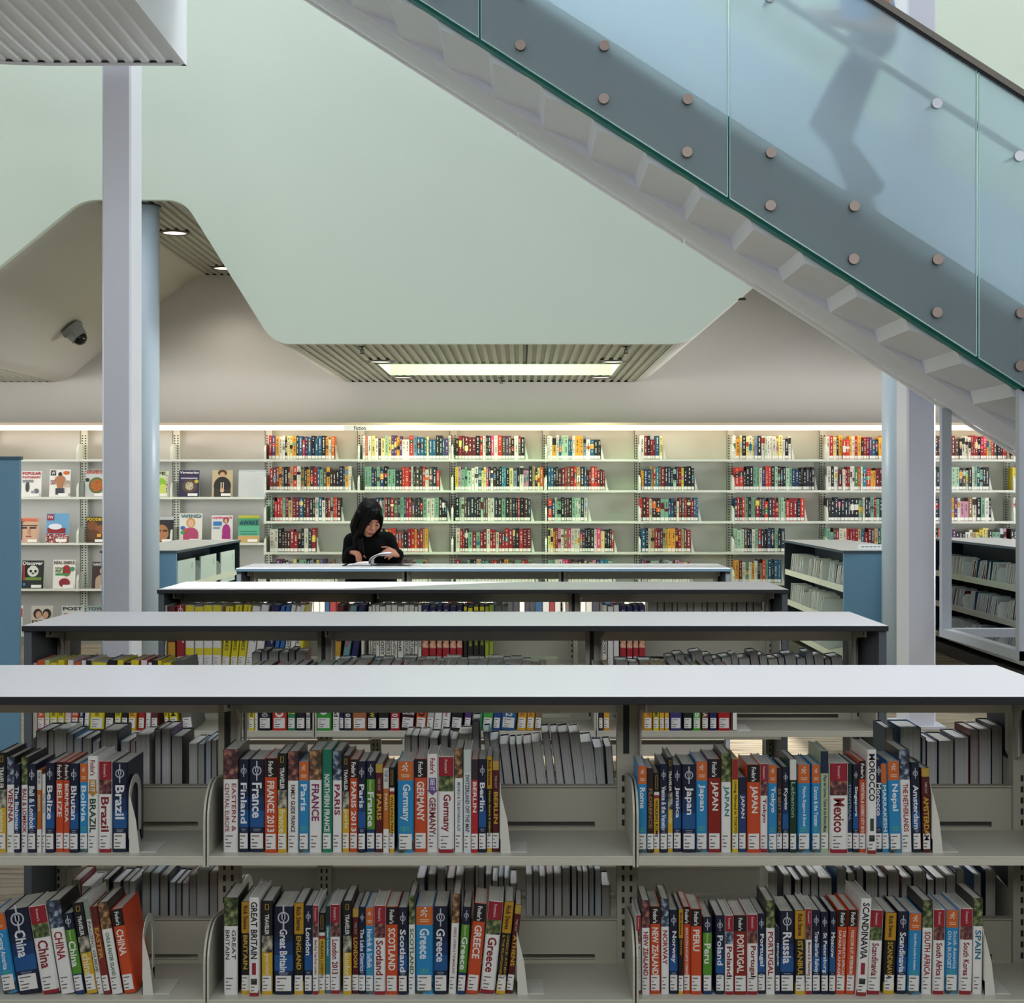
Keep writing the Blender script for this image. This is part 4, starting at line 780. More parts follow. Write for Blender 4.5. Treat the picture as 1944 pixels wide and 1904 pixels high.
for lst, z, where in ((UL, Z1, 'upper front shelf, left bay'), (UM, Z1, 'upper front shelf, middle bay'), (UR, Z1, 'upper front shelf, right bay'),
                      (LL, Z2, 'lower front shelf, left bay'), (LM, Z2, 'lower front shelf, middle bay'), (LR, Z2, 'lower front shelf, right bay')):
    base = CY+(EYE-z)*F/DSP
    for e in lst:
        title, st_, a, b, top = e[:5]; lean = e[5] if len(e) > 5 else 0; tc = e[6] if len(e) > 6 else None
        t = (b-a)*DSP/F*.985*math.cos(R(lean)); h = (base-top)*DSP/F/math.cos(R(lean)); d = {'EW': .128, 'WB': .15, 'NW': .11}.get(st_, .130)+random.uniform(-.004, .006)
        bands, tex, cv_, desc = style(st_, title, t, h, tc)
        x = sx((a+b)/2, DSP); dy = random.uniform(-.003, .004)-(.012 if st_ == 'WB' else 0)
        lift = abs(math.sin(R(lean)))*t/2
        book('travel_book', t, h, d, bands, (x, DSP+dy, z+lift), tex, lean, f'{desc} titled {words_cut(title, 4 if st_ != "FOD" else 3)}, {where}', f'travel guides on the {where}', cover=cv_, pages='cfccc2')
def bookend(x, y, z, label, h=.16, arch=True, d=.10, lean=0):
    t = thing('bookend', label, 'bookend', (x, y, z), (0, 0, 0), 'bookends on the front shelves'); M_be = mat('c4c2b8', .3)
    n = 10; outer = []; inner = []
    w_ = d; 
    for i in range(n+1):
        a = math.pi*i/n; outer.append((w_/2-math.cos(a)*w_/2, h-w_/2+math.sin(a)*w_/2)); inner.append((w_/2-math.cos(a)*(w_/2-.018), h-w_/2+math.sin(a)*(w_/2-.018)))
    k = MB(); outer = [(0, 0)]+outer+[(w_, 0)]; inner = [(.018, .03)]+inner+[(w_-.018, .03)]
    for (p, q), (r_, s_) in zip(zip(outer, outer[1:]), zip(inner, inner[1:])):
        v = [(0, p[0], p[1]), (0, q[0], q[1]), (0, s_[0], s_[1]), (0, r_[0], r_[1])]; v += [(.0015, b, c) for _, b, c in v]
        k.add(v, [(0, 1, 2, 3), (7, 6, 5, 4), (0, 4, 5, 1), (2, 6, 7, 3)])
    k.box(0, .0015, 0, w_, 0, .03); k.build('plate', M_be, t, fix=True)
    k = MB(); k.prism([(.0015, 0), (.024, 0), (.016, .07), (.004, .12), (.0015, .13)], 'y', -.001, .0005); k.build('front_flange', M_be, t)
    MB().box(.0015, .058, .004, w_-.004, 0, .0015).build('foot', M_be, t)
def bke(px, z, la, **k): bookend(sx(px, DSP), DSP-.004, z, la, **k)
bke(245, Z1, 'arched pale bookend beside the thick navy Brazil guide, upper shelf'); bke(949, Z1, 'pale bookend right of the maroon Berlin guide, upper shelf'); bke(1768, Z1, 'pale bookend right of the Amsterdam guides, upper shelf')
bke(271, Z2, 'pale bookend holding up the leaning China guides, lower shelf'); bke(981, Z2, 'arched pale bookend beside the leaning Athens guide, lower shelf'); bke(1867, Z2, 'pale bookend right of the Spain guide, lower shelf')
# rear side of the nearest unit: pages towards us
RU = {('left', 'upper'): [(68, 90, 1387), (90, 103, 1387), (103, 126, 1385), (126, 140, 1393), (140, 156, 1400), (156, 175, 1400), (175, 190, 1406), (190, 224, 1387), (229, 247, 1406), (247, 258, 1406), (258, 284, 1394), (293, 306, 1384), (306, 325, 1384), (325, 347, 1397), (359, 375, 1410), (375, 389, 1411), (390, 401, 1404), (401, 412, 1404)],
      ('middle', 'upper'): [(768, 780, 1395), (780, 794, 1396), (795, 813, 1396), (815, 832, 1400), (836, 851, 1396), (855, 868, 1402), (870, 896, 1393), (896, 911, 1368), (917, 929, 1390), (929, 947, 1404), (948, 966, 1411), (967, 979, 1412), (980, 992, 1411), (993, 1010, 1410), (1010, 1028, 1407), (1028, 1044, 1391), (1045, 1060, 1391), (1060, 1080, 1391), (1081, 1101, 1391), (1101, 1125, 1408), (1127, 1145, 1417), (1148, 1162, 1415)],
      ('right', 'upper'): [(1681, 1697, 1382), (1708, 1749, 1381), (1750, 1758, 1400), (1759, 1780, 1406), (1781, 1811, 1405), (1812, 1839, 1399), (1841, 1859, 1385), (1859, 1881, 1385), (1882, 1904, 1378)],
      ('left', 'lower'): [(136, 154, 1668), (155, 175, 1680), (195, 208, 1667), (214, 230, 1672), (233, 246, 1670), (246, 257, 1672), (269, 286, 1656), (286, 303, 1657), (303, 320, 1660), (321, 334, 1673), (334, 345, 1674), (346, 359, 1674), (359, 374, 1660), (374, 396, 1650), (397, 414, 1655)],
      ('middle', 'lower'): [(790, 807, 1665), (812, 828, 1660), (829, 846, 1650), (848, 863, 1665), (865, 880, 1660), (881, 901, 1650), (908, 920, 1650), (921, 934, 1660), (935, 945, 1670), (946, 956, 1663), (957, 967, 1665), (968, 982, 1675), (998, 1011, 1660), (1012, 1024, 1655), (1024, 1036, 1662), (1037, 1051, 1658), (1052, 1066, 1658), (1067, 1083, 1650), (1085, 1095, 1648), (1096, 1106, 1655), (1107, 1117, 1656), (1118, 1128, 1650), (1129, 1142, 1652), (1142, 1159, 1678)],
      ('right', 'lower'): [(1458, 1475, 1655), (1486, 1503, 1660), (1508, 1521, 1668), (1522, 1539, 1663), (1540, 1553, 1657), (1554, 1580, 1665), (1588, 1607, 1648), (1608, 1625, 1657), (1625, 1640, 1650), (1643, 1667, 1655), (1668, 1684, 1663), (1685, 1708, 1653), (1712, 1730, 1664), (1733, 1759, 1655), (1760, 1774, 1668), (1775, 1796, 1665), (1797, 1814, 1660), (1815, 1832, 1650), (1848, 1863, 1659), (1870, 1891, 1652)]}
CV = ['1d3a6a', '1c1e26', '2a6a9a', '7a2028', 'd8d6d0', '2f3a4a', '5a3a6a', '1b1c22', 'd8d6d0', '24506a', '8a8f96', '101820']
PG = ['dddcd8', 'd4d3d0', 'e4e2dc', 'c8c4bc', 'd8d6ce', 'e2dfd6']
DR = 3.50
random.seed(8)
for (bay, lev), lst in RU.items():
    z = Z1 if lev == 'upper' else Z2
    for i, (a, b, top) in enumerate(lst):
        t = (b-a)*DR/F*.97; h = sz(top, DR)-z; ln = 0
        if (bay, lev) == ('middle', 'upper') and i >= 8: ln = -7 if i < 20 else -4
        if ln: h /= math.cos(R(ln))
        lift = abs(math.sin(R(ln)))*t/2; sh_ = -math.sin(R(ln))*h*.98 if ln else 0
        book('rear_book', t, h, .125, None, (sx((a+b)/2, DR)+sh_, DR, z+lift), None, ln, f'{ordinal(i)} book from left with pages facing us, {lev} rear shelf, {bay} bay of nearest unit', f'page-side-out books on the {lev} rear shelf', cover=CV[(i*5+len(lst)) % 12], back=True, pages=PG[(i*3+len(lst)) % 6])
# ------------------------------------------------------------------ second unit, front shelf
def simple_book(a, b, D, z, top, main, topc, words, where, i, tex=None, lean=0, group='', dpt=.18, sticker=True, name='book', split=.5):
    t = (b-a)*D/F*.97; h = top if top < 1 else sz(top, D)-z
    bands = [(0, split, G(main)), (split, 1, G(topc))] if not isinstance(topc, list) else topc
    cl = f'{words}, {ordinal(i)} from left, {where}'
    lift = abs(math.sin(R(lean)))*t/2
    return book(name, t, h, dpt, bands, (sx((a+b)/2, D), D, z+lift), tex, lean, cl, group, cover=main, sticker=sticker)
Y, W_, K, O_, N_, RD = 'f0dc14', 'ece8e2', '17161c', 'e85a20', '1c1e50', 'c01c24'
D2 = 4.76
s2 = {'left': [(60, 70, W_, 'd8a8a0', 'pale pink book', '', K), (71, 85, O_, O_, 'orange book', 'MERICA', W_), (85, 94, 'c8d890', 'c8d890', 'pale green book', 'CS', '2a7a5a'), (95, 109, Y, Y, 'yellow book', 'DUMMIES', K), (110, 122, Y, Y, 'yellow book', 'DUMMIES', K), (123, 134, 'e0c8d0', W_, 'pinkish white book', 'S', RD), (135, 148, O_, O_, 'orange book', 'GE', W_), (149, 158, N_, W_, 'navy and white book', 'ITALIAN', W_), (160, 168, W_, K, 'white and black book', '', K), (170, 197, Y, Y, 'thick yellow book', 'DUMMIES', K), (199, 216, K, K, 'black book', '6', 'c0a0d0'), (217, 229, Y, Y, 'yellow book', 'DUMMIES', K), (230, 242, K, K, 'black book', '', K), (243, 258, 'f0b81c', Y, 'yellow-orange book', 'School', 'a03a20'), (262, 274, RD, W_, 'red and white book', 'SS', W_), (276, 285, W_, W_, 'white book', '', K), (287, 300, '6a2a2a', K, 'dark photo-covered book', '', W_), (313, 322, Y, Y, 'yellow book', 'UMMIES', K), (323, 340, Y, Y, 'yellow book', 'DUM', K), (345, 368, '6a6a68', '5a5a58', 'grey book', '', W_)],
      'middle': [(472, 483, Y, Y, 'yellow book', 'DUMMIES', K), (484, 489, W_, W_, 'thin white book', '', K), (491, 515, K, K, 'thick black book', '2000', 'b8bcc4'), (517, 544, 'd8341c', 'd8341c', 'thick red book', '10', W_), (546, 561, '2a8a5a', '2a7ab0', 'blue and green book', '-ne', Y), (562, 580, K, K, 'black book', '', K), (581, 589, '8a8c90', K, 'grey and black book', '-&', W_), (600, 629, '2fa82c', '2fa82c', 'thick bright green book', '0', W_), (632, 644, W_, W_, 'white book', 'fied', K), (645, 652, N_, W_, 'navy and white book', '', W_), (653, 668, '2a2c38', '1a2a50', 'dark book', '2010', W_), (669, 696, 'b86a3a', 'e8e6e2', 'white and brown book', '', K), (697, 716, K, K, 'black and yellow book', 'WOW', Y), (718, 739, K, K, 'black book', '', K), (741, 759, 'c0202c', 'c0202c', 'red book', '2010', W_), (760, 786, '3a1418', '3a1418', 'dark maroon book', '-Bible', W_), (788, 808, 'e8501c', 'e8501c', 'orange book', '00', K), (809, 822, 'c0bcb8', 'c8c4c0', 'grey-white book', '', K), (823, 837, W_, W_, 'white book', '', K), (838, 853, W_, W_, 'white book', 'Annotated', RD), (855, 877, K, W_, 'white and black book', '', K), (880, 893, '5a2a7a', W_, 'purple book', '', W_), (895, 914, '2a9a6a', '2a7ac0', 'blue-green book', '', W_), (915, 934, '4ab04a', '2a9ad0', 'green and blue book', '', W_), (935, 949, '1a4a9a', '1a5aa8', 'blue book', '', W_), (950, 978, '1f5fa0', '1f5fa0', 'thick blue book', 'ice 2', W_), (981, 998, 'e8a81c', 'e8b01c', 'yellow book', 'Cook', 'd05a1c'), (999, 1013, 'e8a81c', 'e8b01c', 'yellow book', 'Cook', 'd05a1c'), (1014, 1027, '8a6a4a', 'a89060', 'brown photo-covered book', '', W_), (1128, 1136, W_, W_, 'white book', '', K), (1137, 1144, '2a1c40', '2a1c40', 'dark purple book', '', W_), (1146, 1157, 'e8a81c', 'e8b01c', 'yellow book', 'a', 'c04a1c')],
      'right': [(1222, 1238, 'e0a020', 'e8b82a', 'yellow-orange book', 'ger', 'c04a1c'), (1240, 1251, Y, Y, 'yellow book', 'DUMMIE', K), (1252, 1261, 'f0b81c', 'f0b81c', 'amber book', '', K), (1262, 1270, 'f0b81c', 'f0b81c', 'amber book', '', K), (1272, 1294, '3a3480', W_, 'white and violet book', '', W_), (1297, 1314, K, K, 'black book', '', 'a09080'), (1316, 1330, '4ab82c', '5ac83a', 'bright green book', 'ne', W_), (1332, 1345, '7a3a24', '8a4a2a', 'brown book', 'MEGA', W_), (1347, 1361, '1e2460', '2a2c70', 'navy book', '', W_), (1363, 1386, 'c8141c', 'c8141c', 'thick red book', '6', 'f0c81c')]}
for bay, lst in s2.items():
    for i, (a, b, m1, m2, wd, tx, tcx) in enumerate(lst):
        ln = 0
        if bay == 'left' and 5 <= i <= 15: ln = 2.5
        if bay == 'left' and i >= 17: ln = -7
        if bay == 'middle' and 15 <= i <= 28: ln = 5
        tex = None
        if tx: tex = [(.58, .79, tx, tcx, .62)] if not tx.startswith('-') else [(.66, .77, tx, tcx, .85)]
        simple_book(a+(0 if ln >= 0 else 2), b, D2, Z1, (.228 if i % 3 else .220) if bay == 'left' else (.212 if i % 3 else .206), m1, m2, wd, f'{bay} bay of second unit', i, tex, ln, f'computer and language books, {bay} bay of the second unit', split=.40)
# pale bookend
t = thing('bookend', 'white bookend right of the thick red book on the second unit', 'bookend', (sx(1390, D2), D2, Z1)); MB().box(0, .002, 0, .12, 0, .2).build('plate', mat('dcdad2', .4), t); MB().box(0, .015, 0, .0015, 0, .19).build('front_flange', mat('dcdad2', .4), t); MB().box(.002, .06, 0, .12, 0, .0015).build('foot', mat('dcdad2', .4), t)
# rear of the second unit: tops and pages seen over the nearest counter
D2R = 5.13; random.seed(21)
def rear_run(D, z, pxs, tops, where, group, seed, lean=0, d=.13, covers=CV):
    random.seed(seed)
    for i, (a, b) in enumerate(pxs):
        t = (b-a)*D/F*.96; h = sz(tops[i % len(tops)], D)-z
        lift = abs(math.sin(R(lean)))*t/2
        book('rear_book', t, h, d, None, (sx((a+b)/2, D), D, z+lift), None, lean, f'{ordinal(i)} page-side-out book from left, {where}', group, cover=random.choice(covers), back=True, pages=random.choice(PG))
def run(x0, x1, ws):
    out = []; i = 0
    while x0+ws[i % len(ws)] <= x1: out.append((x0, x0+ws[i % len(ws)])); x0 += ws[i % len(ws)]+.6; i += 1
    return out
rear_run(D2R, Z1, run(75, 165, [14, 11, 16]), [1250, 1253, 1251], 'left bay on the rear of second unit', 'rear books of second unit, left', 4, covers=['e8c81e', '3a2a20', 'c05020', '1c1e26', '3a4a2a'])
rear_run(D2R, Z1, run(478, 582, [17, 13, 20]), [1239, 1234, 1237], 'second unit rear, left bay beside the post', 'rear books of second unit, left', 5)
rear_run(D2R, Z1, run(640, 1018, [22, 17, 27, 14]), [1252, 1256, 1250, 1254], 'middle bay on the rear of second unit', 'rear books of second unit, middle', 6)
rear_run(D2R, Z1, run(1168, 1278, [25, 19]), [1254, 1257], 'right bay post side, rear of second unit', 'rear books of second unit, right', 7)
rear_run(D2R, Z1, run(1280, 1620, [15, 19, 12, 22, 17]), [1247, 1242, 1249, 1238, 1244, 1250], 'right bay on the rear of second unit', 'rear books of second unit, right', 9, lean=-8)
# ------------------------------------------------------------------ third unit, tall test-preparation books
D3 = 6.53; tp = 1.5-(1149-934)*D3/F-Z1
PNK = 'd02848'
def prep(a, b, kind, bay, i, ln=0):
    H = tp
    q = {'ACT': ([(0, .18, G(W_)), (.18, .30, G(Y)), (.30, .86, G(W_)), (.86, 1, G(Y))], [(.22, .55, 'ACT', K, .7)], 'white and yellow test book', W_),
         'RCT': ([(0, 1, G('a81a22'))], [(.02, .14, '@logo', W_, .7), (.36, .62, 'CT', W_, .75)], 'red test book', 'a81a22'),
         'YEL': ([(0, .14, G(W_)), (.14, 1, G(Y))], [(.30, .75, 'DUMMIES', '6a6410', .5), (.02, .12, '-J', '8a8020', .5)], 'yellow reference book', Y),
         'WHT': ([(0, 1, G(W_))], [(.30, .60, 'ACT', K, .6)], 'white test book', W_),
         'NAV': ([(0, .3, G(RD)), (.3, .62, mat_photo('3a2420', 'c08868', 'd8a890', 40)), (.62, 1, G(N_))], [(.06, .16, '-C', 'c8c8e0', .5), (.26, .36, '-2014', 'e8e8f0', .8)], 'navy-topped book with portrait', N_),
         'BLY': ([(0, 1, G('23221a'))], [(.02, .09, '@box', Y, .8), (.3, .75, 'GRADE', 'a8b81c', .5)], 'black and yellow test book', '23221a'),
         'CRM': ([(0, 1, G('e4dfd0'))], [(.36, .82, ['BIOLOGY', 'CHEMISTRY', 'EUROPEAN HISTORY', 'About', 'U.S. HISTORY', 'LITERATURE', 'PHYSICS'][i % 7], '2a2a28', .6)], 'cream subject test book', 'e4dfd0'),
         'BLU': ([(0, 1, G('2a6ab0'))], [(.3, .7, 'ACT', W_, .6)], 'blue test book', '2a6ab0'), 'NVY': ([(0, 1, G('20205a'))], [(.3, .7, 'ACT', W_, .5)], 'navy test book', '20205a'),
         'MAR': ([(0, .4, G('d8a020')), (.4, 1, G('6a1c24'))], None, 'maroon and gold book', '6a1c24'), 'TEA': ([(0, 1, G('6a9a9a'))], [(.3, .7, 'Guide', 'c04048', .6)], 'teal-grey book', '6a9a9a'),
         'GRN': ([(0, 1, G('147a5a'))], [(.02, .12, '-G', W_, .5)], 'green book', '147a5a'), 'LIM': ([(0, 1, G('a8b828'))], [(.3, .8, 'SPANISH', '2a2c10', .5)], 'lime book', 'a8b828')}[kind]
    t = (b-a)*D3/F*.97; lift = abs(math.sin(R(ln)))*t/2
    book('test_book', t, H/math.cos(R(ln))-(.006 if i % 3 == 1 else 0), .19, q[0], (sx((a+b)/2, D3), D3, Z1+lift), q[1], ln, f'{q[2]}, {ordinal(i)} from left, {bay} bay of third unit', f'test books in the {bay} bay of the third unit', cover=q[3])
t3 = {'left': [(311, 317, 'WHT', 0), (318, 333, 'MAR', 0), (335, 351, 'RCT', 0), (352, 368, 'ACT', 0), (370, 386, 'ACT', 0), (387, 403, 'ACT', 0), (404, 420, 'ACT', 0), (421, 435, 'YEL', 4), (437, 450, 'YEL', 5), (451, 465, 'YEL', 6), (466, 481, 'WHT', 7), (483, 497, 'WHT', 7), (499, 514, 'NVY', 9), (516, 524, 'BLU', 9), (526, 534, 'BLU', 9), (536, 544, 'CRM', 9), (546, 554, 'WHT', 9), (556, 564, 'CRM', 8), (566, 572, 'YEL', 5)],
      'middle': [(633, 645, 'MAR', 4), (648, 660, 'TEA', 9), (664, 676, 'NVY', 9), (686, 691, 'CRM', 0), (700, 706, 'CRM', 0), (707, 713, 'CRM', 0), (714, 720, 'CRM', 0), (721, 732, 'CRM', 0), (733, 742, 'CRM', 0), (743, 754, 'CRM', 0), (755, 766, 'CRM', 0), (767, 776, 'CRM', 0), (777, 786, 'CRM', 0), (787, 793, 'CRM', 0), (794, 800, 'CRM', 0), (801, 814, 'NAV', 0), (815, 828, 'NAV', 0), (829, 839, 'NAV', 0), (840, 853, 'NAV', 0), (854, 866, 'NAV', 0), (867, 878, 'NAV', 0), (880, 887, 'BLY', 0), (888, 898, 'BLY', 0), (899, 909, 'BLY', 0), (910, 920, 'BLY', 0), (921, 928, 'LIM', 0), (929, 936, 'LIM', 0)],
      'right': [(1144, 1152, 'CRM', 0), (1154, 1164, 'WHT', 0), (1165, 1175, 'WHT', 0), (1177, 1189, 'NAV', 0), (1190, 1201, 'NAV', 0), (1202, 1212, 'NAV', 0), (1213, 1225, 'NAV', 0)]}
for bay, lst in t3.items():
    for i, (a, b, k_, ln) in enumerate(lst): prep(a, b, k_, bay, i, ln)
D3R = 6.86
rear_run(D3R, Z1, run(640, 980, [14, 11, 16]), [1147, 1150, 1148], 'middle bay on the rear of third unit', 'rear books of third unit', 31, covers=['e8dc14', '1c1e50', 'c8c4b8', 'e8c8a0', '2a8a6a'])
rear_run(D3R, Z1, run(1230, 1452, [18, 12, 15, 9]), [1141, 1142], 'right bay on the rear of third unit', 'rear books of third unit', 33, covers=['8a7a66', '2a2620', '9a9080'])
rear_run(D3R, Z1, run(345, 590, [14, 11, 12]), [1146, 1148], 'left bay on the rear of third unit', 'rear books of third unit', 35, covers=['e8d0c0', 'c8d8c8', 'c8b0a0', '7ab09a', 'd8d8d8'])
# fourth unit: a few spines under its counter
random.seed(44)
for nm, x0, x1 in (('left', 480, 745), ('middle', 800, 1060), ('right', 1090, 1330)):
    x = x0; i = 0
    while x < x1 and i < 24:
        w_ = random.uniform(8, 14); c = random.choice(['e8e4dc', 'd8d4c8', 'c8c4b8', '3a3a40', 'b8b4a8', '8a3030', '2a4a6a'])
        t = w_*8.33/F*.95; h = random.uniform(.21, .24)
        book('shelf_book', t, h, .16, [(0, 1, G(c))], (sx(x+w_/2, 8.33), 8.33, Z1), None, 0, f'{ordinal(i)} book from left in {nm} bay of the farthest unit, below its counter', 'books of the farthest unit', cover=c, sticker=False)
        x += w_+.6; i += 1
# ------------------------------------------------------------------ people
def flesh(name, mb, m, parent, voxel=.006, smooth=6, off=None, fac=.5):
    o = mb.build(name, m, parent, off=off)
    r = o.modifiers.new('remesh', 'REMESH'); r.mode = 'VOXEL'; r.voxel_size = voxel; r.use_smooth_shade = True
    s = o.modifiers.new('smooth', 'SMOOTH'); s.iterations = smooth; s.factor = fac
    return o
def hand(mb, wrist, d, up, side, curl=.5, s=1.0, thumb=1):
    """palm, four fingers in three joints, thumb. d: direction of the fingers, up: back of the hand, side: towards the thumb"""
    w = Vector(wrist); d = Vector(d).normalized(); up = Vector(up).normalized(); side = Vector(side).normalized()
    for k in (-.026, -.009, .009, .026): mb.capsule(w+d*.01*s+side*k*.6*s, w+d*.085*s+side*k*s, .014*s, .0115*s, 10)
    for j, (k, L) in enumerate(((.028, .068), (.0095, .076), (-.0095, .071), (-.028, .056))):
        p = w+d*.088*s+side*k*s; dd = d.copy(); q = [L*.45, L*.31, L*.24]; r = .0088*s
        for a in range(3):
            ang = curl*(a+1)*(1+.08*j); v = (d*math.cos(ang)-up*math.sin(ang)).normalized(); n = p+v*q[a]*s
            mb.capsule(p, n, r, r*.9, 8); p = n; r *= .9
    p = w+d*.025*s+side*.026*s
    for a, L in enumerate((.040, .032, .026)):
        v = (side*(.8-.35*a)+d*(.55+.35*a)-up*(.25+.15*a)).normalized(); n = p+v*L*s; mb.capsule(p, n, (.0125-.002*a)*s, (.0105-.002*a)*s, 8); p = n
M_skin = mat('c08468', .5, noise=.03, scale=20); M_skin2 = mat('b98066', .5)
# --- woman reading at the farthest counter; world coordinates, she stands just behind it
WD = 9.02
pw = thing('person', 'woman with long dark hair in a black top reading a book at the farthest counter', 'person', (-.93, 9.06, 0)); wo = pw.location
X = lambda px: sx(px, WD); Zz = lambda py: sz(py, WD)
b = MB()
hc = Vector((X(703), 8.97, Zz(985)))              # head centre, bowed
tilt = Matrix.Rotation(R(28), 3, 'X') @ Matrix.Identity(3)
yaw = Matrix.Rotation(R(24), 3, 'Z') @ Matrix.Rotation(R(24), 3, 'X') @ Matrix.Rotation(R(6), 3, 'Y')
def hp(x, y, z): return hc+yaw@Vector((x, y, z))
b.ball(hp(0, .018, .022), (.070, .086, .082), 24, rot=yaw); b.ball(hp(0, -.012, -.035), (.058, .066, .066), 24, rot=yaw); b.ball(hp(0, -.038, -.082), (.028, .028, .022), 14, rot=yaw)
b.ball(hp(-.034, -.052, -.022), (.024, .018, .024), 12, rot=yaw); b.ball(hp(.034, -.052, -.022), (.024, .018, .024), 12, rot=yaw)
b.capsule(hp(0, -.076, .012), hp(0, -.094, -.026), .0075, .0115, 10); b.ball(hp(-.010, -.086, -.030), .008, 8); b.ball(hp(.010, -.086, -.030), .008, 8)
b.ball(hp(0, -.077, -.056), (.022, .010, .006), 12, rot=yaw); b.ball(hp(0, -.074, -.065), (.018, .010, .007), 12, rot=yaw)
b.ball(hp(-.072, .01, -.01), (.010, .018, .028), 10, rot=yaw); b.ball(hp(.072, .01, -.01), (.010, .018, .028), 10, rot=yaw)
neck = Vector((X(700), 9.06, Zz(1022))); b.capsule(neck, hp(0, .03, -.05), .048, .044, 14)
shl = Vector((X(668), 9.08, Zz(1030))); shr = Vector((X(733), 9.06, Zz(1028))); pelvis = Vector((X(700), 9.16, .93))
b.capsule(Vector((X(700), 9.09, Zz(1045))), pelvis+Vector((0, 0, .10)), .105, .10, 20); b.capsule(shl, shr, .05, .05, 14)
b.ball(pelvis, (.155, .11, .11), 18)
for s_ in (-1, 1):
    hipj = pelvis+Vector((s_*.085, 0, -.04)); kn = Vector((pelvis.x+s_*.09, 9.12, .48)); an = Vector((pelvis.x+s_*.09, 9.18, .09))
    b.capsule(hipj, kn, .078, .052, 16); b.capsule(kn, an, .050, .034, 14); b.capsule(an+Vector((0, .02, -.05)), an+Vector((s_*.02, -.15, -.06)), .034, .026, 12)
el_l = Vector((X(662), 9.06, Zz(1072)+.03)); wr_l = Vector((X(671), 8.93, 1.135))
el_r = Vector((X(748), 9.06, Zz(1072)+.03)); wr_r = Vector((X(758), 8.93, 1.120))
b.capsule(shl, el_l, .046, .036, 14); b.capsule(el_l, wr_l, .034, .024, 12); b.capsule(shr, el_r, .046, .036, 14); b.capsule(el_r, wr_r, .034, .024, 12)
hand(b, wr_l, (.50, -.85, -.08), (0, -.25, 1), (.35, .9, .1), .62, .92)
hand(b, wr_r, (-.40, -.86, .18), (.65, -.2, .6), (-.6, .1, .7), .6, .92)
body = flesh('body', b, M_skin, pw, .0065, 3, off=wo)
c = MB()
c.capsule(Vector((X(700), 9.09, Zz(1042))), pelvis+Vector((0, 0, .02)), .122, .125, 22); c.capsule(shl, shr, .062, .062, 16); c.ball(pelvis, (.168, .125, .12), 18)
c.ball(Vector((X(702), 9.03, Zz(1040))), (.11, .08, .09), 16)
c.capsule(shl, el_l, .060, .050, 16); c.capsule(el_l, el_l.lerp(wr_l, .95), .049, .038, 14); c.capsule(shr, el_r, .060, .050, 16); c.capsule(el_r, el_r.lerp(wr_r, .95), .049, .038, 14)
c.capsule(neck+Vector((0, .01, -.03)), neck+Vector((0, .0, .012)), .066, .058, 16)
flesh('black_top', c, mat('060608', .9, spec=.2), pw, .008, 5, off=wo)['label'] = 'black long-sleeved top'
c = MB()
c.ball(pelvis+Vector((0, 0, -.03)), (.164, .122, .11), 16)
for s_ in (-1, 1):
    kn = Vector((pelvis.x+s_*.09, 9.12, .48)); an = Vector((pelvis.x+s_*.09, 9.18, .09)); c.capsule(pelvis+Vector((s_*.085, 0, -.04)), kn, .088, .062, 16); c.capsule(kn, an, .060, .046, 14)
flesh('trousers', c, mat('20242e', .8), pw, .010, 4, off=wo)
for s_ in (-1, 1):
    an = Vector((pelvis.x+s_*.09, 9.18, .09)); c = MB(); c.capsule(an+Vector((0, .03, -.048)), an+Vector((s_*.02, -.17, -.055)), .043, .034, 12); c.box(an.x-.05, an.x+.05, an.y-.2, an.y+.07, .0, .02)
    flesh('shoe', c, mat('1a1a1c', .6), pw, .008, 3, off=wo)
# hair: cap over the skull, parted fringe, long falls over both shoulders
h = MB()
h.ball(hp(0, .026, .030), (.077, .094, .088), 24, rot=yaw); h.ball(hp(0, .050, -.02), (.073, .070, .10), 20, rot=yaw)
def lock(pts, rs):
    for (p, q), (r0, r1) in zip(zip(pts, pts[1:]), zip(rs, rs[1:])): h.capsule(p, q, r0, r1, 12)
lock([hp(-.035, -.035, .075), hp(-.056, -.060, .015), hp(-.060, -.062, -.06), Vector((X(682), 8.97, Zz(1018))), Vector((X(686), 8.95, Zz(1042))), Vector((X(694), 8.95, Zz(1058)))], [.028, .022, .023, .030, .030, .010])
lock([hp(-.070, .0, .02), hp(-.074, .01, -.08), Vector((X(680), 9.0, Zz(1018))), Vector((X(679), 8.98, Zz(1046))), Vector((X(684), 8.97, Zz(1060)))], [.028, .028, .032, .030, .010])
lock([hp(-.01, -.060, .066), hp(-.034, -.076, .030), hp(-.052, -.072, -.02), hp(-.058, -.066, -.06)], [.024, .018, .015, .012])
lock([hp(.02, -.048, .068), hp(.056, -.040, .03), hp(.070, -.020, -.03), hp(.068, .0, -.09), Vector((X(722), 9.02, Zz(1022))), Vector((X(718), 8.99, Zz(1036)))], [.024, .018, .016, .019, .022, .010])
lock([hp(0, .09, .0), hp(0, .11, -.10), Vector((X(700), 9.13, Zz(1035)))], [.06, .07, .05])
flesh('hair', h, mat('080707', .5, noise=.3, scale=90, spec=.12), pw, .0055, 4, off=wo)['label'] = 'long straight dark hair'
e = MB()
for s_ in (-1, 1):
    e.ball(hp(s_*.027, -.0735, -.006), (.012, .004, .0035), 10, rot=yaw); e.ball(hp(s_*.027, -.072, .012), (.016, .004, .003), 10, rot=yaw)
e.build('eyes_and_brows', mat('1a1210', .5), pw, smooth=True, off=wo)
e = MB(); e.ball(hp(0, -.0815, -.0595), (.019, .006, .0065), 12, rot=yaw); e.build('lips', mat('9a4a44', .4), pw, smooth=True, off=wo)
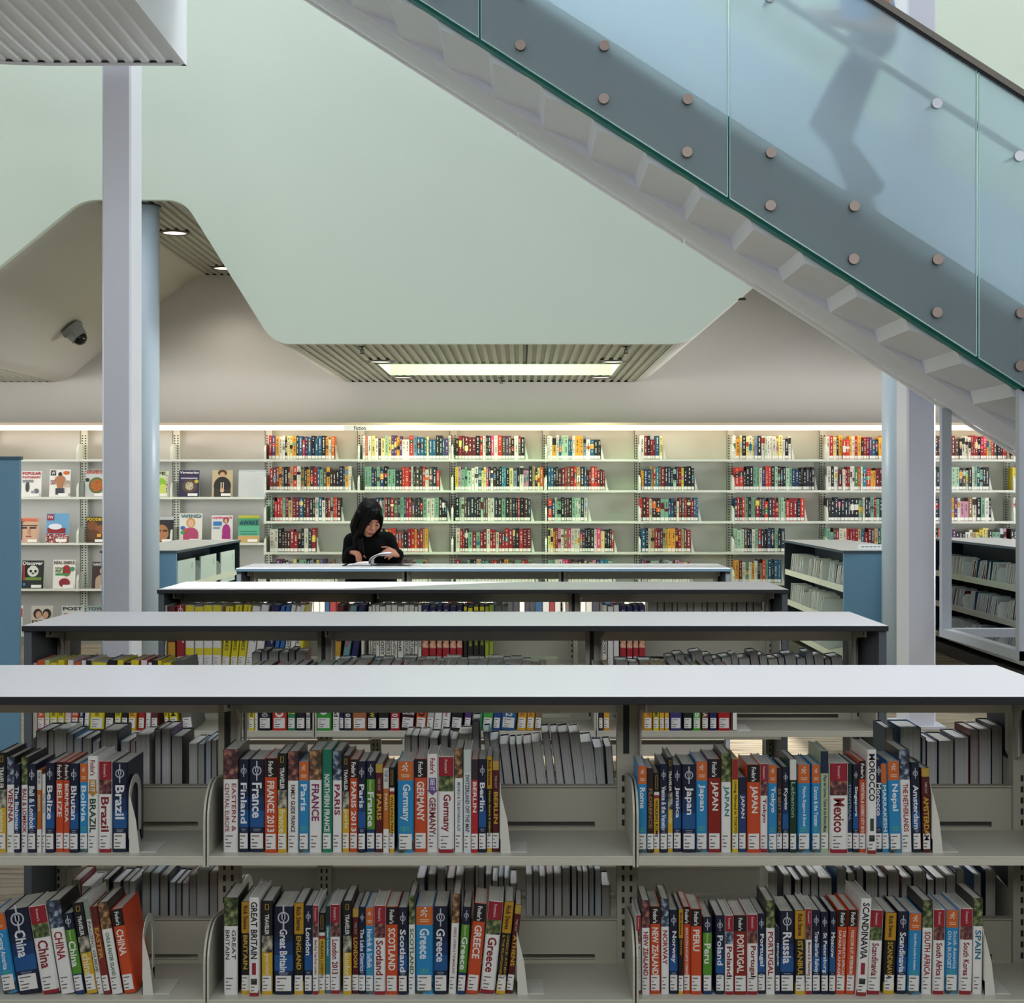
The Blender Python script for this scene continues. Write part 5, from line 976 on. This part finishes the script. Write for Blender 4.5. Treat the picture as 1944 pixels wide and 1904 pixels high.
# her book: open on the counter, right-hand pages lifted
t = thing('open_book', 'open book on the farthest counter, one side lifted by the reading woman', 'book', (X(718), 8.63, ZC))
ox, oy, oz = t.location
MB().box(-.165, .0, -.09, .12, 0, .004).build('cover', mat('3a3a40', .5), t)
k = MB(); pr = [(-.16, .004), (.0, .004)]+[(.0-.16*u_, .004+.016*math.sin(math.pi*min(1, u_*1.15+.12))**.8*(1-.3*u_)) for u_ in [i/8 for i in range(9)]]
k.prism(pr, 'y', -.085, .115); k.build('left_pages', mat('efeae6', .7), t)
def curve_sheet(r0, th, m, nm):
    k = MB(); pts = []
    for i in range(15):
        u_ = i/14; a = math.pi*(1.12-.66*u_); pts.append((.050+.062*math.cos(a)*r0+.055*u_*u_, .030+.052*math.sin(a)*r0-.008*u_))
    pts2 = [(x_+.004*th, z_-th) for x_, z_ in pts]
    k.prism(pts+pts2[::-1], 'y', -.08, .11); return k.build(nm, m, t)
curve_sheet(1.0, .003, mat('efeaf0', .7), 'lifted_pages'); curve_sheet(.93, .002, mat('d8d4d8', .7), 'lifted_pages'); curve_sheet(.80, .0018, mat('e8e4e6', .7), 'lifted_pages')
k = MB(); k.prism([(.02, .0), (.16, .0), (.24, .035), (.24, .039), (.16, .005), (.02, .004)], 'y', -.08, .11); k.build('back_cover', mat('22242a', .5), t)
# --- person climbing the stairs behind the frosted glass
PD = 8.28
ps = thing('person', 'blurred person in blue jeans climbing the stairs behind frosted glass', 'person', (2.0, PD, 2.9)); po = ps.location
Q = lambda px, py, D=PD: Vector((sx(px, D), D, sz(py, D)))
hip = Q(1655, 72, PD); b = MB()
kn1, an1 = Q(1562, 232, PD-.09), Q(1650, 338, PD-.09); kn2, an2 = Q(1592, 262, PD+.10), Vector((2.02, PD+.10, 3.0))
leans = Vector((-.10, 0, .50)); chest = hip+leans*.75; nk = hip+leans+Vector((-.02, 0, .06)); hd = nk+Vector((-.07, 0, .15))
b.ball(hd+Vector((.01, 0, .02)), (.092, .075, .10), 20); b.ball(hd+Vector((-.03, 0, -.05)), (.06, .056, .065), 16); b.capsule(hd+Vector((-.088, 0, .01)), hd+Vector((-.108, 0, -.025)), .008, .012, 8); b.capsule(nk-Vector((0, 0, .05)), hd-Vector((0, 0, .06)), .055, .052, 14)
b.ball(hd+Vector((-.088, 0, -.06)), (.010, .022, .006), 10); b.ball(hd+Vector((0, -.076, 0)), (.02, .01, .03), 10); b.ball(hd+Vector((0, .076, 0)), (.02, .01, .03), 10)
b.capsule(hip+Vector((0, 0, .05)), chest, .12, .135, 20); b.ball(hip, (.13, .155, .12), 18); b.capsule(chest+Vector((0, -.15, .10)), chest+Vector((0, .15, .10)), .06, .06, 14)
for s_, kn, an in ((-1, kn1, an1), (1, kn2, an2)):
    b.capsule(hip+Vector((0, s_*.085, -.03)), kn, .088, .058, 16); b.capsule(kn, an, .055, .036, 14); b.capsule(an+Vector((.03, 0, -.04)), an+Vector((-.13, 0, -.10)), .036, .028, 12)
shn = chest+Vector((0, -.18, .10)); eln = Q(1690, 52, PD-.20); wrn = Q(1592, 46, PD-.26)
b.capsule(shn, eln, .048, .038, 14); b.capsule(eln, wrn, .037, .026, 12); hand(b, wrn, (-1, -.1, .22), (.2, 0, 1), (0, 1, 0), .6)
shf = chest+Vector((0, .18, .10)); elf = shf+Vector((-.02, .06, -.27)); wrf = elf+Vector((-.22, .02, .02)); b.capsule(shf, elf, .048, .038, 14); b.capsule(elf, wrf, .036, .026, 12); hand(b, wrf, (-1, 0, .1), (0, 0, 1), (0, -1, 0), .6)
flesh('body', b, M_skin2, ps, .009, 4, off=po)
c = MB(); c.ball(hip+Vector((0, 0, .0)), (.142, .168, .125), 18)
for s_, kn, an in ((-1, kn1, an1), (1, kn2, an2)): c.capsule(hip+Vector((0, s_*.085, -.03)), kn, .105, .075, 16); c.capsule(kn, an+Vector((.0, 0, .0)), .072, .055, 14)
flesh('jeans', c, mat('14244e', .8, noise=.08, scale=12), ps, .010, 4, off=po)['label'] = 'dark blue jeans'
c = MB(); c.capsule(hip+Vector((0, 0, .10)), chest, .142, .155, 20); c.capsule(chest+Vector((0, -.16, .10)), chest+Vector((0, .16, .10)), .078, .078, 14); c.capsule(shn, shn.lerp(eln, .55), .066, .058, 14); c.capsule(shf, shf.lerp(elf, .55), .066, .058, 14)
flesh('shirt', c, mat('7d94c8', .8), ps, .010, 4, off=po)['label'] = 'light blue short-sleeved shirt'
for an in (an1, an2):
    c = MB(); c.capsule(an+Vector((.045, 0, -.045)), an+Vector((-.15, 0, -.105)), .046, .038, 12); flesh('shoe', c, mat('1e2440', .7), ps, .008, 3, off=po)
c = MB(); c.ball(hd+Vector((.025, 0, .035)), (.098, .084, .10), 18); flesh('hair', c, mat('1c1614', .6), ps, .009, 3, off=po)
